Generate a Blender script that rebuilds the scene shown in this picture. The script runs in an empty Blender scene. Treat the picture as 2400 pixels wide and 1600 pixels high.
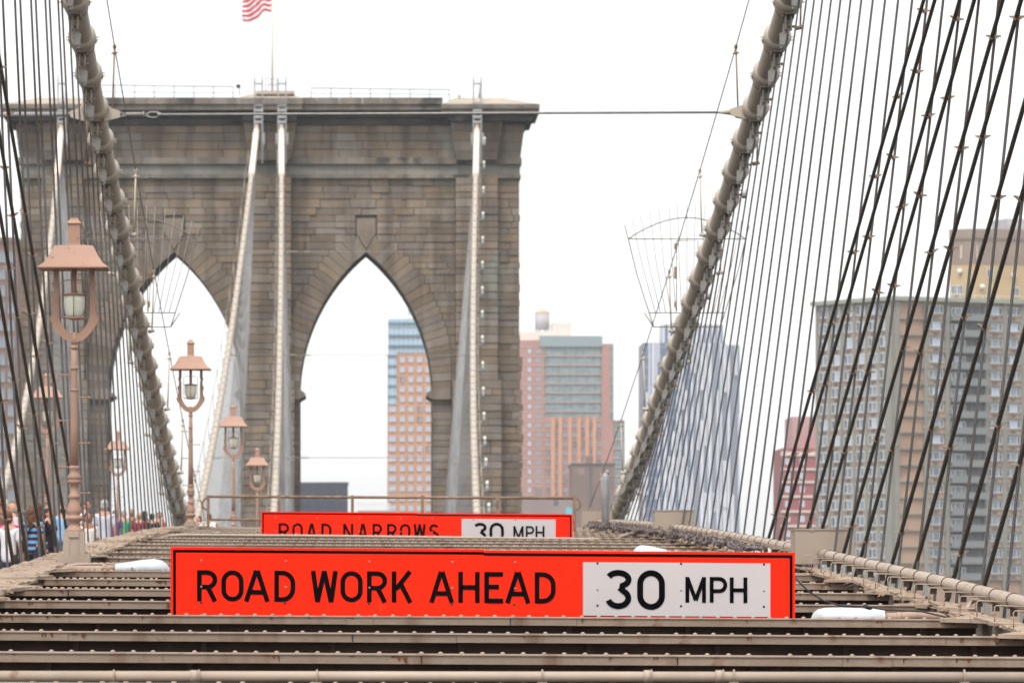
import bpy, bmesh, math, random
from mathutils import Vector, Matrix

# ------------------------------------------------------------------ camera, sky, sun
S = bpy.context.scene
F, XV, YH = 14500.0, 830.2, 1425.0          # focal length in photo pixels, vanishing point and eye level
cam_d = bpy.data.cameras.new('camera'); cam = bpy.data.objects.new('camera', cam_d)
S.collection.objects.link(cam); S.camera = cam
cam.location = (0, 0, 0); cam.rotation_euler = (math.pi/2, 0, 0)
cam_d.sensor_width = 36.0; cam_d.lens = F/2400*36
cam_d.shift_x = (1200-XV)/2400; cam_d.shift_y = (YH-800)/2400
cam_d.clip_start = 1.0; cam_d.clip_end = 30000
cam_d.dof.use_dof = True; cam_d.dof.focus_distance = 60; cam_d.dof.aperture_fstop = 8

SUN_EL, SUN_AZ = math.radians(58), math.radians(200)   # azimuth clockwise from +Y (the way the camera looks)
W = bpy.data.worlds.new('World'); S.world = W; W.use_nodes = True
nt = W.node_tree; nt.nodes.clear()
sky = nt.nodes.new('ShaderNodeTexSky'); sky.sky_type = 'NISHITA'; sky.sun_disc = False
sky.sun_elevation = SUN_EL; sky.sun_rotation = SUN_AZ
sky.air_density = 1.0; sky.dust_density = 1.5; sky.ozone_density = 1.0
hs = nt.nodes.new('ShaderNodeHueSaturation'); hs.inputs['Saturation'].default_value = 0.10
bg = nt.nodes.new('ShaderNodeBackground'); bg.inputs['Strength'].default_value = 0.15
wo = nt.nodes.new('ShaderNodeOutputWorld')
# overcast: brighter overhead than at the horizon
tcw = nt.nodes.new('ShaderNodeTexCoord'); spw = nt.nodes.new('ShaderNodeSeparateXYZ'); rpw = nt.nodes.new('ShaderNodeValToRGB'); mlw = nt.nodes.new('ShaderNodeMix')
mlw.data_type = 'RGBA'; mlw.blend_type = 'MULTIPLY'; mlw.inputs['Factor'].default_value = 1.0
er = rpw.color_ramp; er.elements[0].position = 0.0; er.elements[0].color = (.72,)*3+(1,); er.elements[1].position = 1.0; er.elements[1].color = (1.0,)*3+(1,)
for p_, v_ in ((.02, .60), (.08, .48), (.3, .58)): e_ = er.elements.new(p_); e_.color = (v_, v_, v_, 1)
sc_ = nt.nodes.new('ShaderNodeVectorMath'); sc_.operation = 'SCALE'; sc_.inputs['Scale'].default_value = 2.3
nt.links.new(tcw.outputs['Generated'], spw.inputs[0]); nt.links.new(spw.outputs['Z'], rpw.inputs['Fac']); nt.links.new(rpw.outputs[0], sc_.inputs[0])
nt.links.new(sky.outputs[0], hs.inputs['Color']); nt.links.new(hs.outputs[0], mlw.inputs['A']); nt.links.new(sc_.outputs[0], mlw.inputs['B']); nt.links.new(mlw.outputs['Result'], bg.inputs['Color']); nt.links.new(bg.outputs[0], wo.inputs['Surface'])
sun_d = bpy.data.lights.new('sun', 'SUN'); sun = bpy.data.objects.new('sun', sun_d); S.collection.objects.link(sun)
sun_d.energy = 1.3; sun_d.angle = math.radians(14); sun_d.color = (1.0, 0.95, 0.88)
sd = Vector((math.sin(SUN_AZ)*math.cos(SUN_EL), math.cos(SUN_AZ)*math.cos(SUN_EL), math.sin(SUN_EL)))
sun.rotation_euler = sd.to_track_quat('Z', 'Y').to_euler()
S.view_settings.view_transform = 'Standard'; S.view_settings.look = 'None'
S.view_settings.gamma = 1.0; S.view_settings.exposure = 0.5
S.render.engine = 'CYCLES'
S.cycles.max_bounces = 6; S.cycles.diffuse_bounces = 3; S.cycles.glossy_bounces = 2; S.cycles.transmission_bounces = 4
S.cycles.caustics_reflective = False; S.cycles.caustics_refractive = False
try: S.cycles.use_denoising = True
except Exception: pass

R = random.Random(7)
COL = S.collection
pi = math.pi

# ------------------------------------------------------------------ helpers
def PX(x, d): return (x-XV)*d/F
def PZ(y, d): return (YH-y)*d/F
def P(x, y, d): return Vector((PX(x, d), d, PZ(y, d)))

def link(o): COL.objects.link(o); return o
def tag(o, label=None, cat=None, group=None, kind=None):
    if label: o['label'] = label
    if cat:
        o['category'] = cat
        if not kind: kind = 'thing'
    if group: o['group'] = group
    if kind: o['kind'] = kind
    return o
def thing(name, loc, label, cat, group=None, rz=0):
    o = bpy.data.objects.new(name, None); o.empty_display_size = 0.2
    o.location = loc; o.rotation_euler = (0, 0, rz); link(o)
    return tag(o, label, cat, group, 'thing')
def copy_tree(o, parent=None):
    c = o.copy(); link(c)
    if parent is not None: c.parent = parent
    for ch in list(o.children): copy_tree(ch, c)
    return c

ORD = ['', 'first', 'second', 'third', 'fourth', 'fifth', 'sixth', 'seventh', 'eighth', 'ninth', 'tenth']
def nth(n):
    if n <= 10: return ORD[n]
    return '%d%s' % (n, 'th' if 10 < n % 100 < 20 else {1: 'st', 2: 'nd', 3: 'rd'}.get(n % 10, 'th'))

class MB:
    def __init__(s): s.v = []; s.f = []; s.m = []; s.sm = []; s.uv = {}
    def _add(s, vs, fs, mi=0, smooth=False):
        b = len(s.v); s.v += [tuple(v) for v in vs]
        for f in fs: s.f.append(tuple(b+i for i in f)); s.m.append(mi); s.sm.append(smooth)
    def hexa(s, p, mi=0):   # 8 points: bottom 4 ccw, top 4 ccw
        s._add(p, [(3, 2, 1, 0), (4, 5, 6, 7), (0, 1, 5, 4), (1, 2, 6, 5), (2, 3, 7, 6), (3, 0, 4, 7)], mi)
    def box(s, x0, x1, y0, y1, z0, z1, mi=0):
        s.hexa([(x0, y0, z0), (x1, y0, z0), (x1, y1, z0), (x0, y1, z0), (x0, y0, z1), (x1, y0, z1), (x1, y1, z1), (x0, y1, z1)], mi)
    def bar(s, a, b, w, h, mi=0, up=Vector((0, 0, 1))):
        a = Vector(a); b = Vector(b); t = (b-a).normalized()
        sx = t.cross(up)
        if sx.length < 1e-4: sx = t.cross(Vector((1, 0, 0)))
        sx.normalize(); sz = sx.cross(t)
        q = [a-sx*w/2-sz*h/2, a+sx*w/2-sz*h/2, b+sx*w/2-sz*h/2, b-sx*w/2-sz*h/2]
        q2 = [a-sx*w/2+sz*h/2, a+sx*w/2+sz*h/2, b+sx*w/2+sz*h/2, b-sx*w/2+sz*h/2]
        s.hexa(q+q2, mi)
    def tube(s, pts, r, n=8, mi=0, cap=True, smooth=True, closed=False):
        pts = [Vector(p) for p in pts]; k = len(pts)
        rs = r if isinstance(r, (list, tuple)) else [r]*k
        vs = []; up = None
        for i, p in enumerate(pts):
            if closed: t = pts[(i+1) % k]-pts[i-1]
            else: t = pts[min(i+1, k-1)]-pts[max(i-1, 0)]
            t.normalize()
            if up is None:
                up = Vector((0, 0, 1)) if abs(t.z) < .9 else Vector((0, 1, 0))
            a = t.cross(up)
            if a.length < 1e-5: a = t.cross(Vector((1, 0, 0)))
            a.normalize(); up = a.cross(t)
            for j in range(n):
                an = 2*pi*j/n; vs.append(p+(a*math.cos(an)+up*math.sin(an))*rs[i])
        fs = []
        for i in range(k if closed else k-1):
            for j in range(n):
                i2 = (i+1) % k
                fs.append((i*n+j, i*n+(j+1) % n, i2*n+(j+1) % n, i2*n+j))
        s._add(vs, fs, mi, smooth)
        if cap and not closed:
            b = len(s.v)-len(vs)
            s.f.append(tuple(b+j for j in reversed(range(n)))); s.m.append(mi); s.sm.append(False)
            s.f.append(tuple(b+(k-1)*n+j for j in range(n))); s.m.append(mi); s.sm.append(False)
    def cyl(s, a, b, r, n=10, mi=0, r2=None):
        s.tube([a, b], [r, r if r2 is None else r2], n, mi)
    def lathe(s, prof, n=16, c=(0, 0, 0), mi=0, smooth=True, phase=0):
        c = Vector(c); vs = []; fs = []
        for (r, z) in prof:
            for j in range(n):
                an = 2*pi*(j+phase)/n; vs.append(c+Vector((r*math.cos(an), r*math.sin(an), z)))
        for i in range(len(prof)-1):
            for j in range(n): fs.append((i*n+j, i*n+(j+1) % n, (i+1)*n+(j+1) % n, (i+1)*n+j))
        s._add(vs, fs, mi, smooth)
        b = len(s.v)-len(vs)
        for row, rev in ((0, True), (len(prof)-1, False)):
            if prof[row][0] > 1e-4:
                idx = [b+row*n+j for j in range(n)]
                s.f.append(tuple(reversed(idx)) if rev else tuple(idx)); s.m.append(mi); s.sm.append(False)
    def ell(s, c, rx, ry, rz, nu=10, nv=7, mi=0, z0=-1.0, rot=None):
        c = Vector(c); vs = []; fs = []
        for i in range(nv+1):
            ph = -pi/2+pi*i/nv
            zz = max(math.sin(ph), z0)
            rr = math.cos(ph)
            for j in range(nu):
                an = 2*pi*j/nu; q = Vector((rx*rr*math.cos(an), ry*rr*math.sin(an), rz*zz))
                if rot is not None: q = rot @ q
                vs.append(c+q)
        for i in range(nv):
            for j in range(nu): fs.append((i*nu+j, i*nu+(j+1) % nu, (i+1)*nu+(j+1) % nu, (i+1)*nu+j))
        s._add(vs, fs, mi, True)
    def prism(s, poly, ya, yb, mi=0):      # polygon in (x,z), extruded from ya (towards camera) to yb
        n = len(poly)
        vs = [(x, ya, z) for x, z in poly]+[(x, yb, z) for x, z in poly]
        area = sum(poly[i][0]*poly[(i+1) % n][1]-poly[(i+1) % n][0]*poly[i][1] for i in range(n))
        fs = [tuple(range(n)), tuple(reversed(range(n, 2*n)))]+[(i, n+i, n+(i+1) % n, (i+1) % n) for i in range(n)]
        if area < 0: fs = [tuple(reversed(f)) for f in fs]
        s._add(vs, fs, mi)
    def tilt(s): s.v = [(x, y, z-.0055*(x+3.0)) for x, y, z in s.v]; return s
    def quad(s, a, b, c, d, mi=0): s._add([a, b, c, d], [(0, 1, 2, 3)], mi)
    def mesh(s, name, mats, off=None):
        me = bpy.data.meshes.new(name)
        vs = s.v if off is None else [(v[0]-off[0], v[1]-off[1], v[2]-off[2]) for v in s.v]
        me.from_pydata(vs, [], s.f)
        for m in (mats if isinstance(mats, (list, tuple)) else [mats]): me.materials.append(m)
        me.polygons.foreach_set('material_index', s.m); me.polygons.foreach_set('use_smooth', s.sm)
        me.update(); return me
    def obj(s, name, mats, parent=None, local=False, loc=None):
        """world-coordinate builder: origin moved to parent (or loc)"""
        off = None
        if not local:
            off = tuple(parent_loc(parent)) if parent is not None else loc
        me = s.mesh(name, mats, off)
        o = bpy.data.objects.new(name, me); link(o)
        if parent is not None: o.parent = parent
        elif loc is not None: o.location = loc
        return o
def parent_loc(p):
    v = Vector(p.location)
    while p.parent is not None: p = p.parent; v = v+Vector(p.location)
    return v

# ------------------------------------------------------------------ materials
def lin(c): return tuple((x/255/12.92 if x/255 <= .04045 else ((x/255+.055)/1.055)**2.4) for x in c)
def mat(name, c, rough=.7, c2=None, scale=3.0, detail=4, bump=0.0, bscale=None, metal=0.0, c3=None, c3_t=.62, c3_scale=None, stretch=(1, 1, 1), island=0.0, spec=.3, emit=None, streak=None, sscale=.9, sfrom=.48):
    m = bpy.data.materials.new(name); m.use_nodes = True; t = m.node_tree; N = t.nodes; L = t.links
    b = N['Principled BSDF']; b.inputs['Roughness'].default_value = rough; b.inputs['Metallic'].default_value = metal
    b.inputs['Specular IOR Level'].default_value = spec
    col = None
    tc = N.new('ShaderNodeTexCoord'); mp = N.new('ShaderNodeMapping'); mp.inputs['Scale'].default_value = stretch
    L.new(tc.outputs['Object'], mp.inputs['Vector'])
    def noise(sc, det=detail):
        n = N.new('ShaderNodeTexNoise'); n.inputs['Scale'].default_value = sc; n.inputs['Detail'].default_value = det
        L.new(mp.outputs[0], n.inputs['Vector']); return n
    rgb = N.new('ShaderNodeRGB'); rgb.outputs[0].default_value = (*c, 1); col = rgb.outputs[0]
    if c2 is not None:
        n = noise(scale); r = N.new('ShaderNodeValToRGB'); r.color_ramp.elements[0].position = .35; r.color_ramp.elements[1].position = .68
        L.new(n.outputs['Fac'], r.inputs['Fac'])
        mx = N.new('ShaderNodeMix'); mx.data_type = 'RGBA'; L.new(r.outputs[0], mx.inputs['Factor']); L.new(col, mx.inputs['A']); mx.inputs['B'].default_value = (*c2, 1); col = mx.outputs['Result']
    if island:
        g = N.new('ShaderNodeNewGeometry')
        hv = N.new('ShaderNodeHueSaturation')
        mr = N.new('ShaderNodeMapRange'); mr.inputs['To Min'].default_value = 1-island; mr.inputs['To Max'].default_value = 1+island
        L.new(g.outputs['Random Per Island'], mr.inputs['Value']); L.new(mr.outputs[0], hv.inputs['Value'])
        m3 = N.new('ShaderNodeMath'); m3.operation = 'MULTIPLY'; m3.inputs[1].default_value = 7.31; L.new(g.outputs['Random Per Island'], m3.inputs[0])
        m4 = N.new('ShaderNodeMath'); m4.operation = 'FRACT'; L.new(m3.outputs[0], m4.inputs[0])
        mr2 = N.new('ShaderNodeMapRange'); mr2.inputs['To Min'].default_value = .65; mr2.inputs['To Max'].default_value = 1.15
        L.new(m4.outputs[0], mr2.inputs['Value']); L.new(mr2.outputs[0], hv.inputs['Saturation'])
        L.new(col, hv.inputs['Color']); col = hv.outputs[0]
    if c3 is not None:
        n = noise(c3_scale or scale*2.7, 6); r = N.new('ShaderNodeValToRGB'); r.color_ramp.elements[0].position = c3_t; r.color_ramp.elements[1].position = min(1, c3_t+.08)
        L.new(n.outputs['Fac'], r.inputs['Fac'])
        mx = N.new('ShaderNodeMix'); mx.data_type = 'RGBA'; L.new(r.outputs[0], mx.inputs['Factor']); L.new(col, mx.inputs['A']); mx.inputs['B'].default_value = (*c3, 1); col = mx.outputs['Result']
    if streak is not None:
        mp2 = N.new('ShaderNodeMapping'); mp2.inputs['Scale'].default_value = (1.1, 1.1, .10); L.new(tc.outputs['Object'], mp2.inputs['Vector'])
        n = N.new('ShaderNodeTexNoise'); n.inputs['Scale'].default_value = sscale; n.inputs['Detail'].default_value = 5; L.new(mp2.outputs[0], n.inputs['Vector'])
        r = N.new('ShaderNodeMapRange'); r.inputs['From Min'].default_value = sfrom; r.inputs['From Max'].default_value = sfrom+.2; r.inputs['To Max'].default_value = .6; L.new(n.outputs['Fac'], r.inputs['Value'])
        mx = N.new('ShaderNodeMix'); mx.data_type = 'RGBA'; L.new(r.outputs[0], mx.inputs['Factor']); L.new(col, mx.inputs['A']); mx.inputs['B'].default_value = (*streak, 1); col = mx.outputs['Result']
    L.new(col, b.inputs['Base Color'])
    if bump:
        n = noise(bscale or scale*6, 5); bp = N.new('ShaderNodeBump'); bp.inputs['Strength'].default_value = bump; bp.inputs['Distance'].default_value = .05
        L.new(n.outputs['Fac'], bp.inputs['Height']); L.new(bp.outputs[0], b.inputs['Normal'])
    return m

def rope_mat(name, ca, cb, k=6.0, patch=None):
    m = bpy.data.materials.new(name); m.use_nodes = True; t = m.node_tree; N = t.nodes; L = t.links
    b = N['Principled BSDF']; b.inputs['Roughness'].default_value = .65; b.inputs['Specular IOR Level'].default_value = .3
    uv = N.new('ShaderNodeUVMap'); uv.uv_map = 'UVMap'
    sp = N.new('ShaderNodeSeparateXYZ'); L.new(uv.outputs[0], sp.inputs[0])
    a = N.new('ShaderNodeMath'); a.operation = 'MULTIPLY_ADD'; a.inputs[1].default_value = k; L.new(sp.outputs['X'], a.inputs[0])
    v = N.new('ShaderNodeMath'); v.operation = 'MULTIPLY'; v.inputs[1].default_value = 9.0; L.new(sp.outputs['Y'], v.inputs[0]); L.new(v.outputs[0], a.inputs[2])
    w = N.new('ShaderNodeMath'); w.operation = 'PINGPONG'; w.inputs[1].default_value = .5; L.new(a.outputs[0], w.inputs[0])
    mr = N.new('ShaderNodeMapRange'); mr.inputs['From Min'].default_value = 0; mr.inputs['From Max'].default_value = .5; L.new(w.outputs[0], mr.inputs['Value'])
    mx = N.new('ShaderNodeMix'); mx.data_type = 'RGBA'; mx.inputs['A'].default_value = (*ca, 1); mx.inputs['B'].default_value = (*cb, 1); L.new(mr.outputs[0], mx.inputs['Factor'])
    col = mx.outputs['Result']
    if patch:
        tc = N.new('ShaderNodeTexCoord'); n = N.new('ShaderNodeTexNoise'); n.inputs['Scale'].default_value = .55; n.inputs['Detail'].default_value = 3
        L.new(tc.outputs['Object'], n.inputs['Vector'])
        r = N.new('ShaderNodeValToRGB'); r.color_ramp.elements[0].position = .45; r.color_ramp.elements[1].position = .6; L.new(n.outputs['Fac'], r.inputs['Fac'])
        m2 = N.new('ShaderNodeMix'); m2.data_type = 'RGBA'; L.new(r.outputs[0], m2.inputs['Factor']); L.new(col, m2.inputs['A']); m2.inputs['B'].default_value = (*patch, 1); col = m2.outputs['Result']
    bp = N.new('ShaderNodeBump'); bp.inputs['Strength'].default_value = .7; bp.inputs['Distance'].default_value = .01; L.new(mr.outputs[0], bp.inputs['Height']); L.new(bp.outputs[0], b.inputs['Normal'])
    L.new(col, b.inputs['Base Color'])
    return m

M = {}
M['beam'] = mat('painted_beam', (.27, .20, .148), .62, (.215, .155, .112), .9, c3=(.13, .05, .018), c3_t=.60, c3_scale=3.2, streak=(.12, .055, .026), sscale=4.0, sfrom=.52, bump=.15, bscale=25)
M['ruststain'] = mat('rust_stain', (.15, .065, .026), .85, (.07, .032, .018), 18)
M['web'] = mat('shaded_web', (.075, .042, .028), .9, (.04, .022, .015), 2.5)  # brown web, with the shade under the flange painted into its dark colour
M['rivet'] = mat('rivet_paint', (.40, .31, .245), .5, (.26, .19, .145), 3)
M['chord'] = mat('dusty_chord', (.37, .28, .205), .85, (.28, .20, .14), 1.6, c3=(.05, .028, .016), c3_t=.60, c3_scale=5.5, bump=.25, bscale=9)
M['girder_side'] = mat('girder_paint', (.36, .29, .235), .7, (.25, .19, .15), 1.8, c3=(.08, .04, .02), c3_t=.6, c3_scale=5)
M['conduit'] = mat('conduit_paint', (.40, .315, .24), .55, (.335, .26, .20), 2.5, c3=(.2, .12, .07), c3_t=.66, c3_scale=6)
M['strap'] = mat('dark_strap', (.085, .055, .04), .7)
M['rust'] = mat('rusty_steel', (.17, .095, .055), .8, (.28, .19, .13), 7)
M['box'] = mat('box_paint', (.34, .27, .21), .6, (.30, .235, .185), 1.2)
M['sign'] = mat('fluorescent_orange', (1.0, .020, .0015), .6, (.90, .017, .0015), .8, spec=.1, c3=(.70, .035, .010), c3_t=.66, c3_scale=6)
M['black'] = mat('black_lettering', (.002, .002, .0025), .9, spec=.03)
M['white'] = mat('white_panel', (.50, .455, .45), .5, (.47, .43, .425), 1.5)
M['bolt'] = mat('bolt_steel', (.30, .28, .26), .4, metal=.6)
M['dark'] = mat('dark_bolt', (.03, .03, .03), .5)
M['lum'] = mat('luminaire_white', (.52, .54, .55), .35, (.45, .47, .48), 4, c3=(.3, .3, .3), c3_t=.68, c3_scale=7)
M['lumarm'] = mat('luminaire_arm', (.40, .27, .20), .6, (.31, .21, .16), 5)
M['cablepaint'] = mat('cable_paint', (.44, .38, .31), .55, (.385, .33, .265), 1.5, bump=.1, bscale=40)
M['band'] = mat('band_paint', (.46, .395, .32), .5, (.40, .34, .275), 3, c3=(.2, .14, .1), c3_t=.72, c3_scale=9)
M['lug'] = mat('lug_paint', (.22, .185, .15), .6, (.14, .11, .09), 8)
M['farband'] = mat('far_band', (.30, .27, .23), .6)
M['farcable'] = mat('far_cable_paint', (.74, .72, .68), .5, (.66, .64, .60), 1.2)
M['farsheath'] = mat('far_cable_sheath', (.78, .64, .54), .5)
M['lamp'] = mat('lamp_terracotta', (.365, .216, .153), .55, (.315, .182, .128), 2.5, c3=(.22, .12, .08), c3_t=.64, c3_scale=9, spec=.35)
M['lamppole'] = mat('lamp_pole_paint', (.375, .23, .17), .6, (.31, .188, .135), 2.0, c3=(.55, .45, .4), c3_t=.70, c3_scale=14)
M['lampbase'] = mat('lamp_base_paint', (.40, .31, .25), .6, (.34, .26, .2), 2.5)
M['globe'] = mat('lamp_globe', (.72, .70, .58), .3, (.62, .60, .5), 5)
M['stone'] = mat('tower_stone', (.218, .168, .121), .9, (.143, .11, .08), 0.5, c3=(.222, .213, .178), c3_t=.60, c3_scale=.16, island=.17, bump=.9, bscale=2.6, stretch=(1, 1, .7), streak=(.06, .049, .040))
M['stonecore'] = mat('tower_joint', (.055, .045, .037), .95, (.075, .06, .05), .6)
M['stonepale'] = mat('keystone_granite', (.215, .17, .13), .85, (.17, .135, .105), 1.2)
M['cornice'] = mat('cornice_granite', (.215, .18, .142), .9, (.13, .11, .09), .5, island=.12, c3=(.06, .055, .05), c3_t=.58, c3_scale=.45, streak=(.05, .045, .04))
M['soffit'] = mat('stained_shaded_granite', (.085, .075, .066), .95, (.045, .04, .036), .5, island=.15, c3=(.15, .13, .11), c3_t=.6, c3_scale=.4)  # black staining plus the shade under the cornice, both painted into the colour
M['cap'] = mat('cap_granite', (.40, .335, .265), .9, (.31, .26, .21), .8)
M['greystring'] = mat('grey_granite_band', (.215, .20, .165), .9, (.155, .145, .12), .5, island=.1)
M['steel'] = mat('galvanised_steel', (.33, .33, .33), .5, (.25, .25, .25), 3)
M['railsteel'] = mat('roof_rail', (.16, .165, .165), .6)
M['pole'] = mat('flagpole_white', (.6, .55, .48), .5)
M['flagred'] = mat('flag_red', (.55, .018, .045), .8)
M['flagwhite'] = mat('flag_white', (.82, .80, .80), .8)
M['flagblue'] = mat('flag_blue', (.03, .04, .16), .8)
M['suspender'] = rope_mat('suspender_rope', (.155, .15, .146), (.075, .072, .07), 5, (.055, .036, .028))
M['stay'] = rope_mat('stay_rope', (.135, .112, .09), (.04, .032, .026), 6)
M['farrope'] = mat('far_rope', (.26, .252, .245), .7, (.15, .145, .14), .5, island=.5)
M['wire'] = mat('hand_wire', (.17, .15, .13), .6)
M['clamp'] = mat('rope_clamp', (.36, .31, .26), .6, (.22, .13, .08), 9)
M['socket'] = mat('socket_paint', (.27, .255, .235), .5, (.2, .185, .17), 6)
M['blackcable'] = mat('black_cable', (.03, .034, .038), .5)
M['road'] = mat('asphalt', (.045, .043, .042), .9, (.06, .057, .054), 1.0)
M['boards'] = mat('weathered_boards', (.20, .165, .13), .85, (.14, .115, .09), 1.5, stretch=(1, 8, 1))
M['water'] = mat('river_water', (.03, .045, .05), .12, (.035, .05, .05), .05, bump=.3, bscale=.3, spec=.5)
M['ground'] = mat('city_ground', (.09, .085, .08), .9, (.06, .07, .05), .01)

# ------------------------------------------------------------------ bridge geometry (metres, relative to the eye)
XC, UM, DT = -6.57, 238.0, 481.0             # bridge centre line, mid span, far tower face
def zb(d): return 2.58-7.9e-5*(UM-d)**2       # top of the overhead beams
def zc(d): return -2.42+40.57*((UM-d)/243)**2 # main cables
def xo(d, s): return XC+s*(12.74+3.41*((UM-d)/243)**2)
def xi(d, s): return XC+s*(2.38-1.46*((UM-d)/243)**2)
CAB = {'or': (lambda d: xo(d, 1), 6.0), 'ir': (lambda d: xi(d, 1), -4.2), 'il': (lambda d: xi(d, -1), -8.94), 'ol': (lambda d: xo(d, -1), -19.14)}
CN = {'or': 'outer cable right of the roadway', 'ir': 'inner cable between roadway and walkway', 'il': 'inner cable beyond the walkway', 'ol': 'outer cable at the far left'}
def cp(k, d, dx=0, dz=0): return Vector((CAB[k][0](d)+dx, d, zc(d)+dz))

def ribbon(name, x0, x1, dz0, dz1, d0, d1, m, step=6.0):
    b = MB(); n = int((d1-d0)/step); vs = []; fs = []
    for i in range(n+1):
        d = d0+(d1-d0)*i/n
        dd = min(max(d, 0), 476)
        z = zb(dd)
        vs += [(x0, d, z+dz0), (x1, d, z+dz0), (x1, d, z+dz1), (x0, d, z+dz1)]
    for i in range(n):
        a = 4*i
        for j in range(4): fs.append((a+j, a+4+j, a+4+(j+1) % 4, a+(j+1) % 4))
    fs += [(0, 1, 2, 3), (4*n+3, 4*n+2, 4*n+1, 4*n)]
    b._add(vs, fs); return b.obj(name, m, loc=(0, 0, 0))

# setting ---------------------------------------------------------
b = MB(); b.quad((-2400, -400, -44.0), (2400, -400, -44.0), (2400, 560, -44.0), (-2400, 560, -44.0)); tag(b.obj('river_water', M['water'], loc=(0, 0, 0)), kind='structure')
b = MB(); b.box(-2400, 2400, 560, 4400, -44.5, -41.5); tag(b.obj('ground', M['ground'], loc=(0, 0, 0)), kind='structure')
tag(ribbon('road', XC-12.4, XC+12.4, -4.9, -4.35, -40, 700, M['road']), kind='structure')
tag(ribbon('footpath', -8.75, -4.55, -1.3, -1.08, 20, 476, M['boards']), kind='structure')

# overhead cross beams --------------------------------------------------------
BX0, BX1 = -3.68, 5.6
def flange_y(d): return d
beams = [41.0]+[46.4+4.572*i for i in range(30)]
for i, d in enumerate(beams):
    z = zb(d); 
    if i == 0: d, z = 40.8, PZ(1597, 40.8)
    t = thing('cross_beam', (BX0, d, z-1.0),
              ['riveted steel cross beam nearest the viewer, under the front pipe', 'rusty riveted cross beam just behind the front pipe'][i] if i < 2 else
              ('riveted cross beam directly in front of the large orange sign' if i == 3 else ('riveted cross beam just behind the large orange sign' if i == 4 else
               'riveted tan cross beam over the roadway, %s from the front pipe' % nth(i+1))),
              'beam', 'riveted cross beams over the roadway')
    fl = MB()
    # the angle's front leg is slightly uneven along its length
    xs = [BX0]+sorted(R.uniform(BX0+.5, BX1-.5) for _ in range(3))+[BX1]
    for a, c in zip(xs[:-1], xs[1:]):
        o = R.uniform(-.004, .004)
        fl.box(a, c-.003, d+o, d+.16, z-.078+R.uniform(-.002, .002), z-.012)
    x0_, x1_ = BX0-.05, BX1+.03; pr_ = [(d-.012, z-.014), (d+.36, z-.014), (d+.36, z), (d+.006, z), (d-.012, z-.008)]
    fl._add([(x0_, y, q) for y, q in pr_]+[(x1_, y, q) for y, q in pr_], [(0, 1, 2, 3, 4), (9, 8, 7, 6, 5)]+[(j, j+5, (j+1) % 5+5, (j+1) % 5) for j in range(5)])
    if d < 95:
        for _ in range(R.randint(8, 14)):      # rust drips running down from the lip
            cx = R.uniform(BX0+.1, BX1-.1); w = R.choice([.008, .014, .02, .03, .06]); zt_ = z-.015; yq = d-.0065; dr = []
            n_ = R.randint(3, 6)
            for j in range(n_+1): dr.append((cx-w+2*w*j/n_, zt_-R.choice([.008, .012, .02, .035, .055])*R.uniform(.6, 1.1)))
            for (xa, za_), (xb, zb_) in zip(dr[:-1], dr[1:]): fl.quad((xa, yq, za_), (xb, yq, zb_), (xb, yq, zt_), (xa, yq, zt_), 1)
        for _ in range(R.randint(1, 3)):      # dark joints
            cx = R.uniform(BX0+.4, BX1-.4); fl.quad((cx, yq, z-.074), (cx+.008, yq, z-.074), (cx+.012, yq, z-.015), (cx-.004, yq, z-.015), 2)
    fl.tilt(); fl.obj('flange', [M['beam'], M['ruststain'], M['dark']], t)
    wb = MB(); wb.box(BX0, BX1, d+.19, d+.21, z-1.0, z-.012)
    for k in range(9): wb.box(BX0+.3+k*1.06, BX0+.34+k*1.06, d+.10, d+.19, z-.95, z-.08)
    wb.box(BX0, BX1, d+.02, d+.36, z-1.03, z-1.0)
    wb.tilt(); wb.obj('web', M['web'], t)
    if d < 125:
        rv = MB(); off = R.uniform(0, .154)
        x = BX0+.02
        while x < BX1-.02:
            jx = R.uniform(-.006, .006)
            if R.random() > .025:
                rv.ell((x+jx, d+.028, z), .021, .021, .017, 8, 4, z0=-.2)
                if d > 62: rv.ell((x+.05+jx, d+.25, z), .02, .02, .018, 6, 4, z0=-.2)
            x += .077 if (x < BX0+.9 and x > BX0+.2) else .154
        rv.tilt(); rv.obj('rivets', M['rivet'], t)

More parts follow.
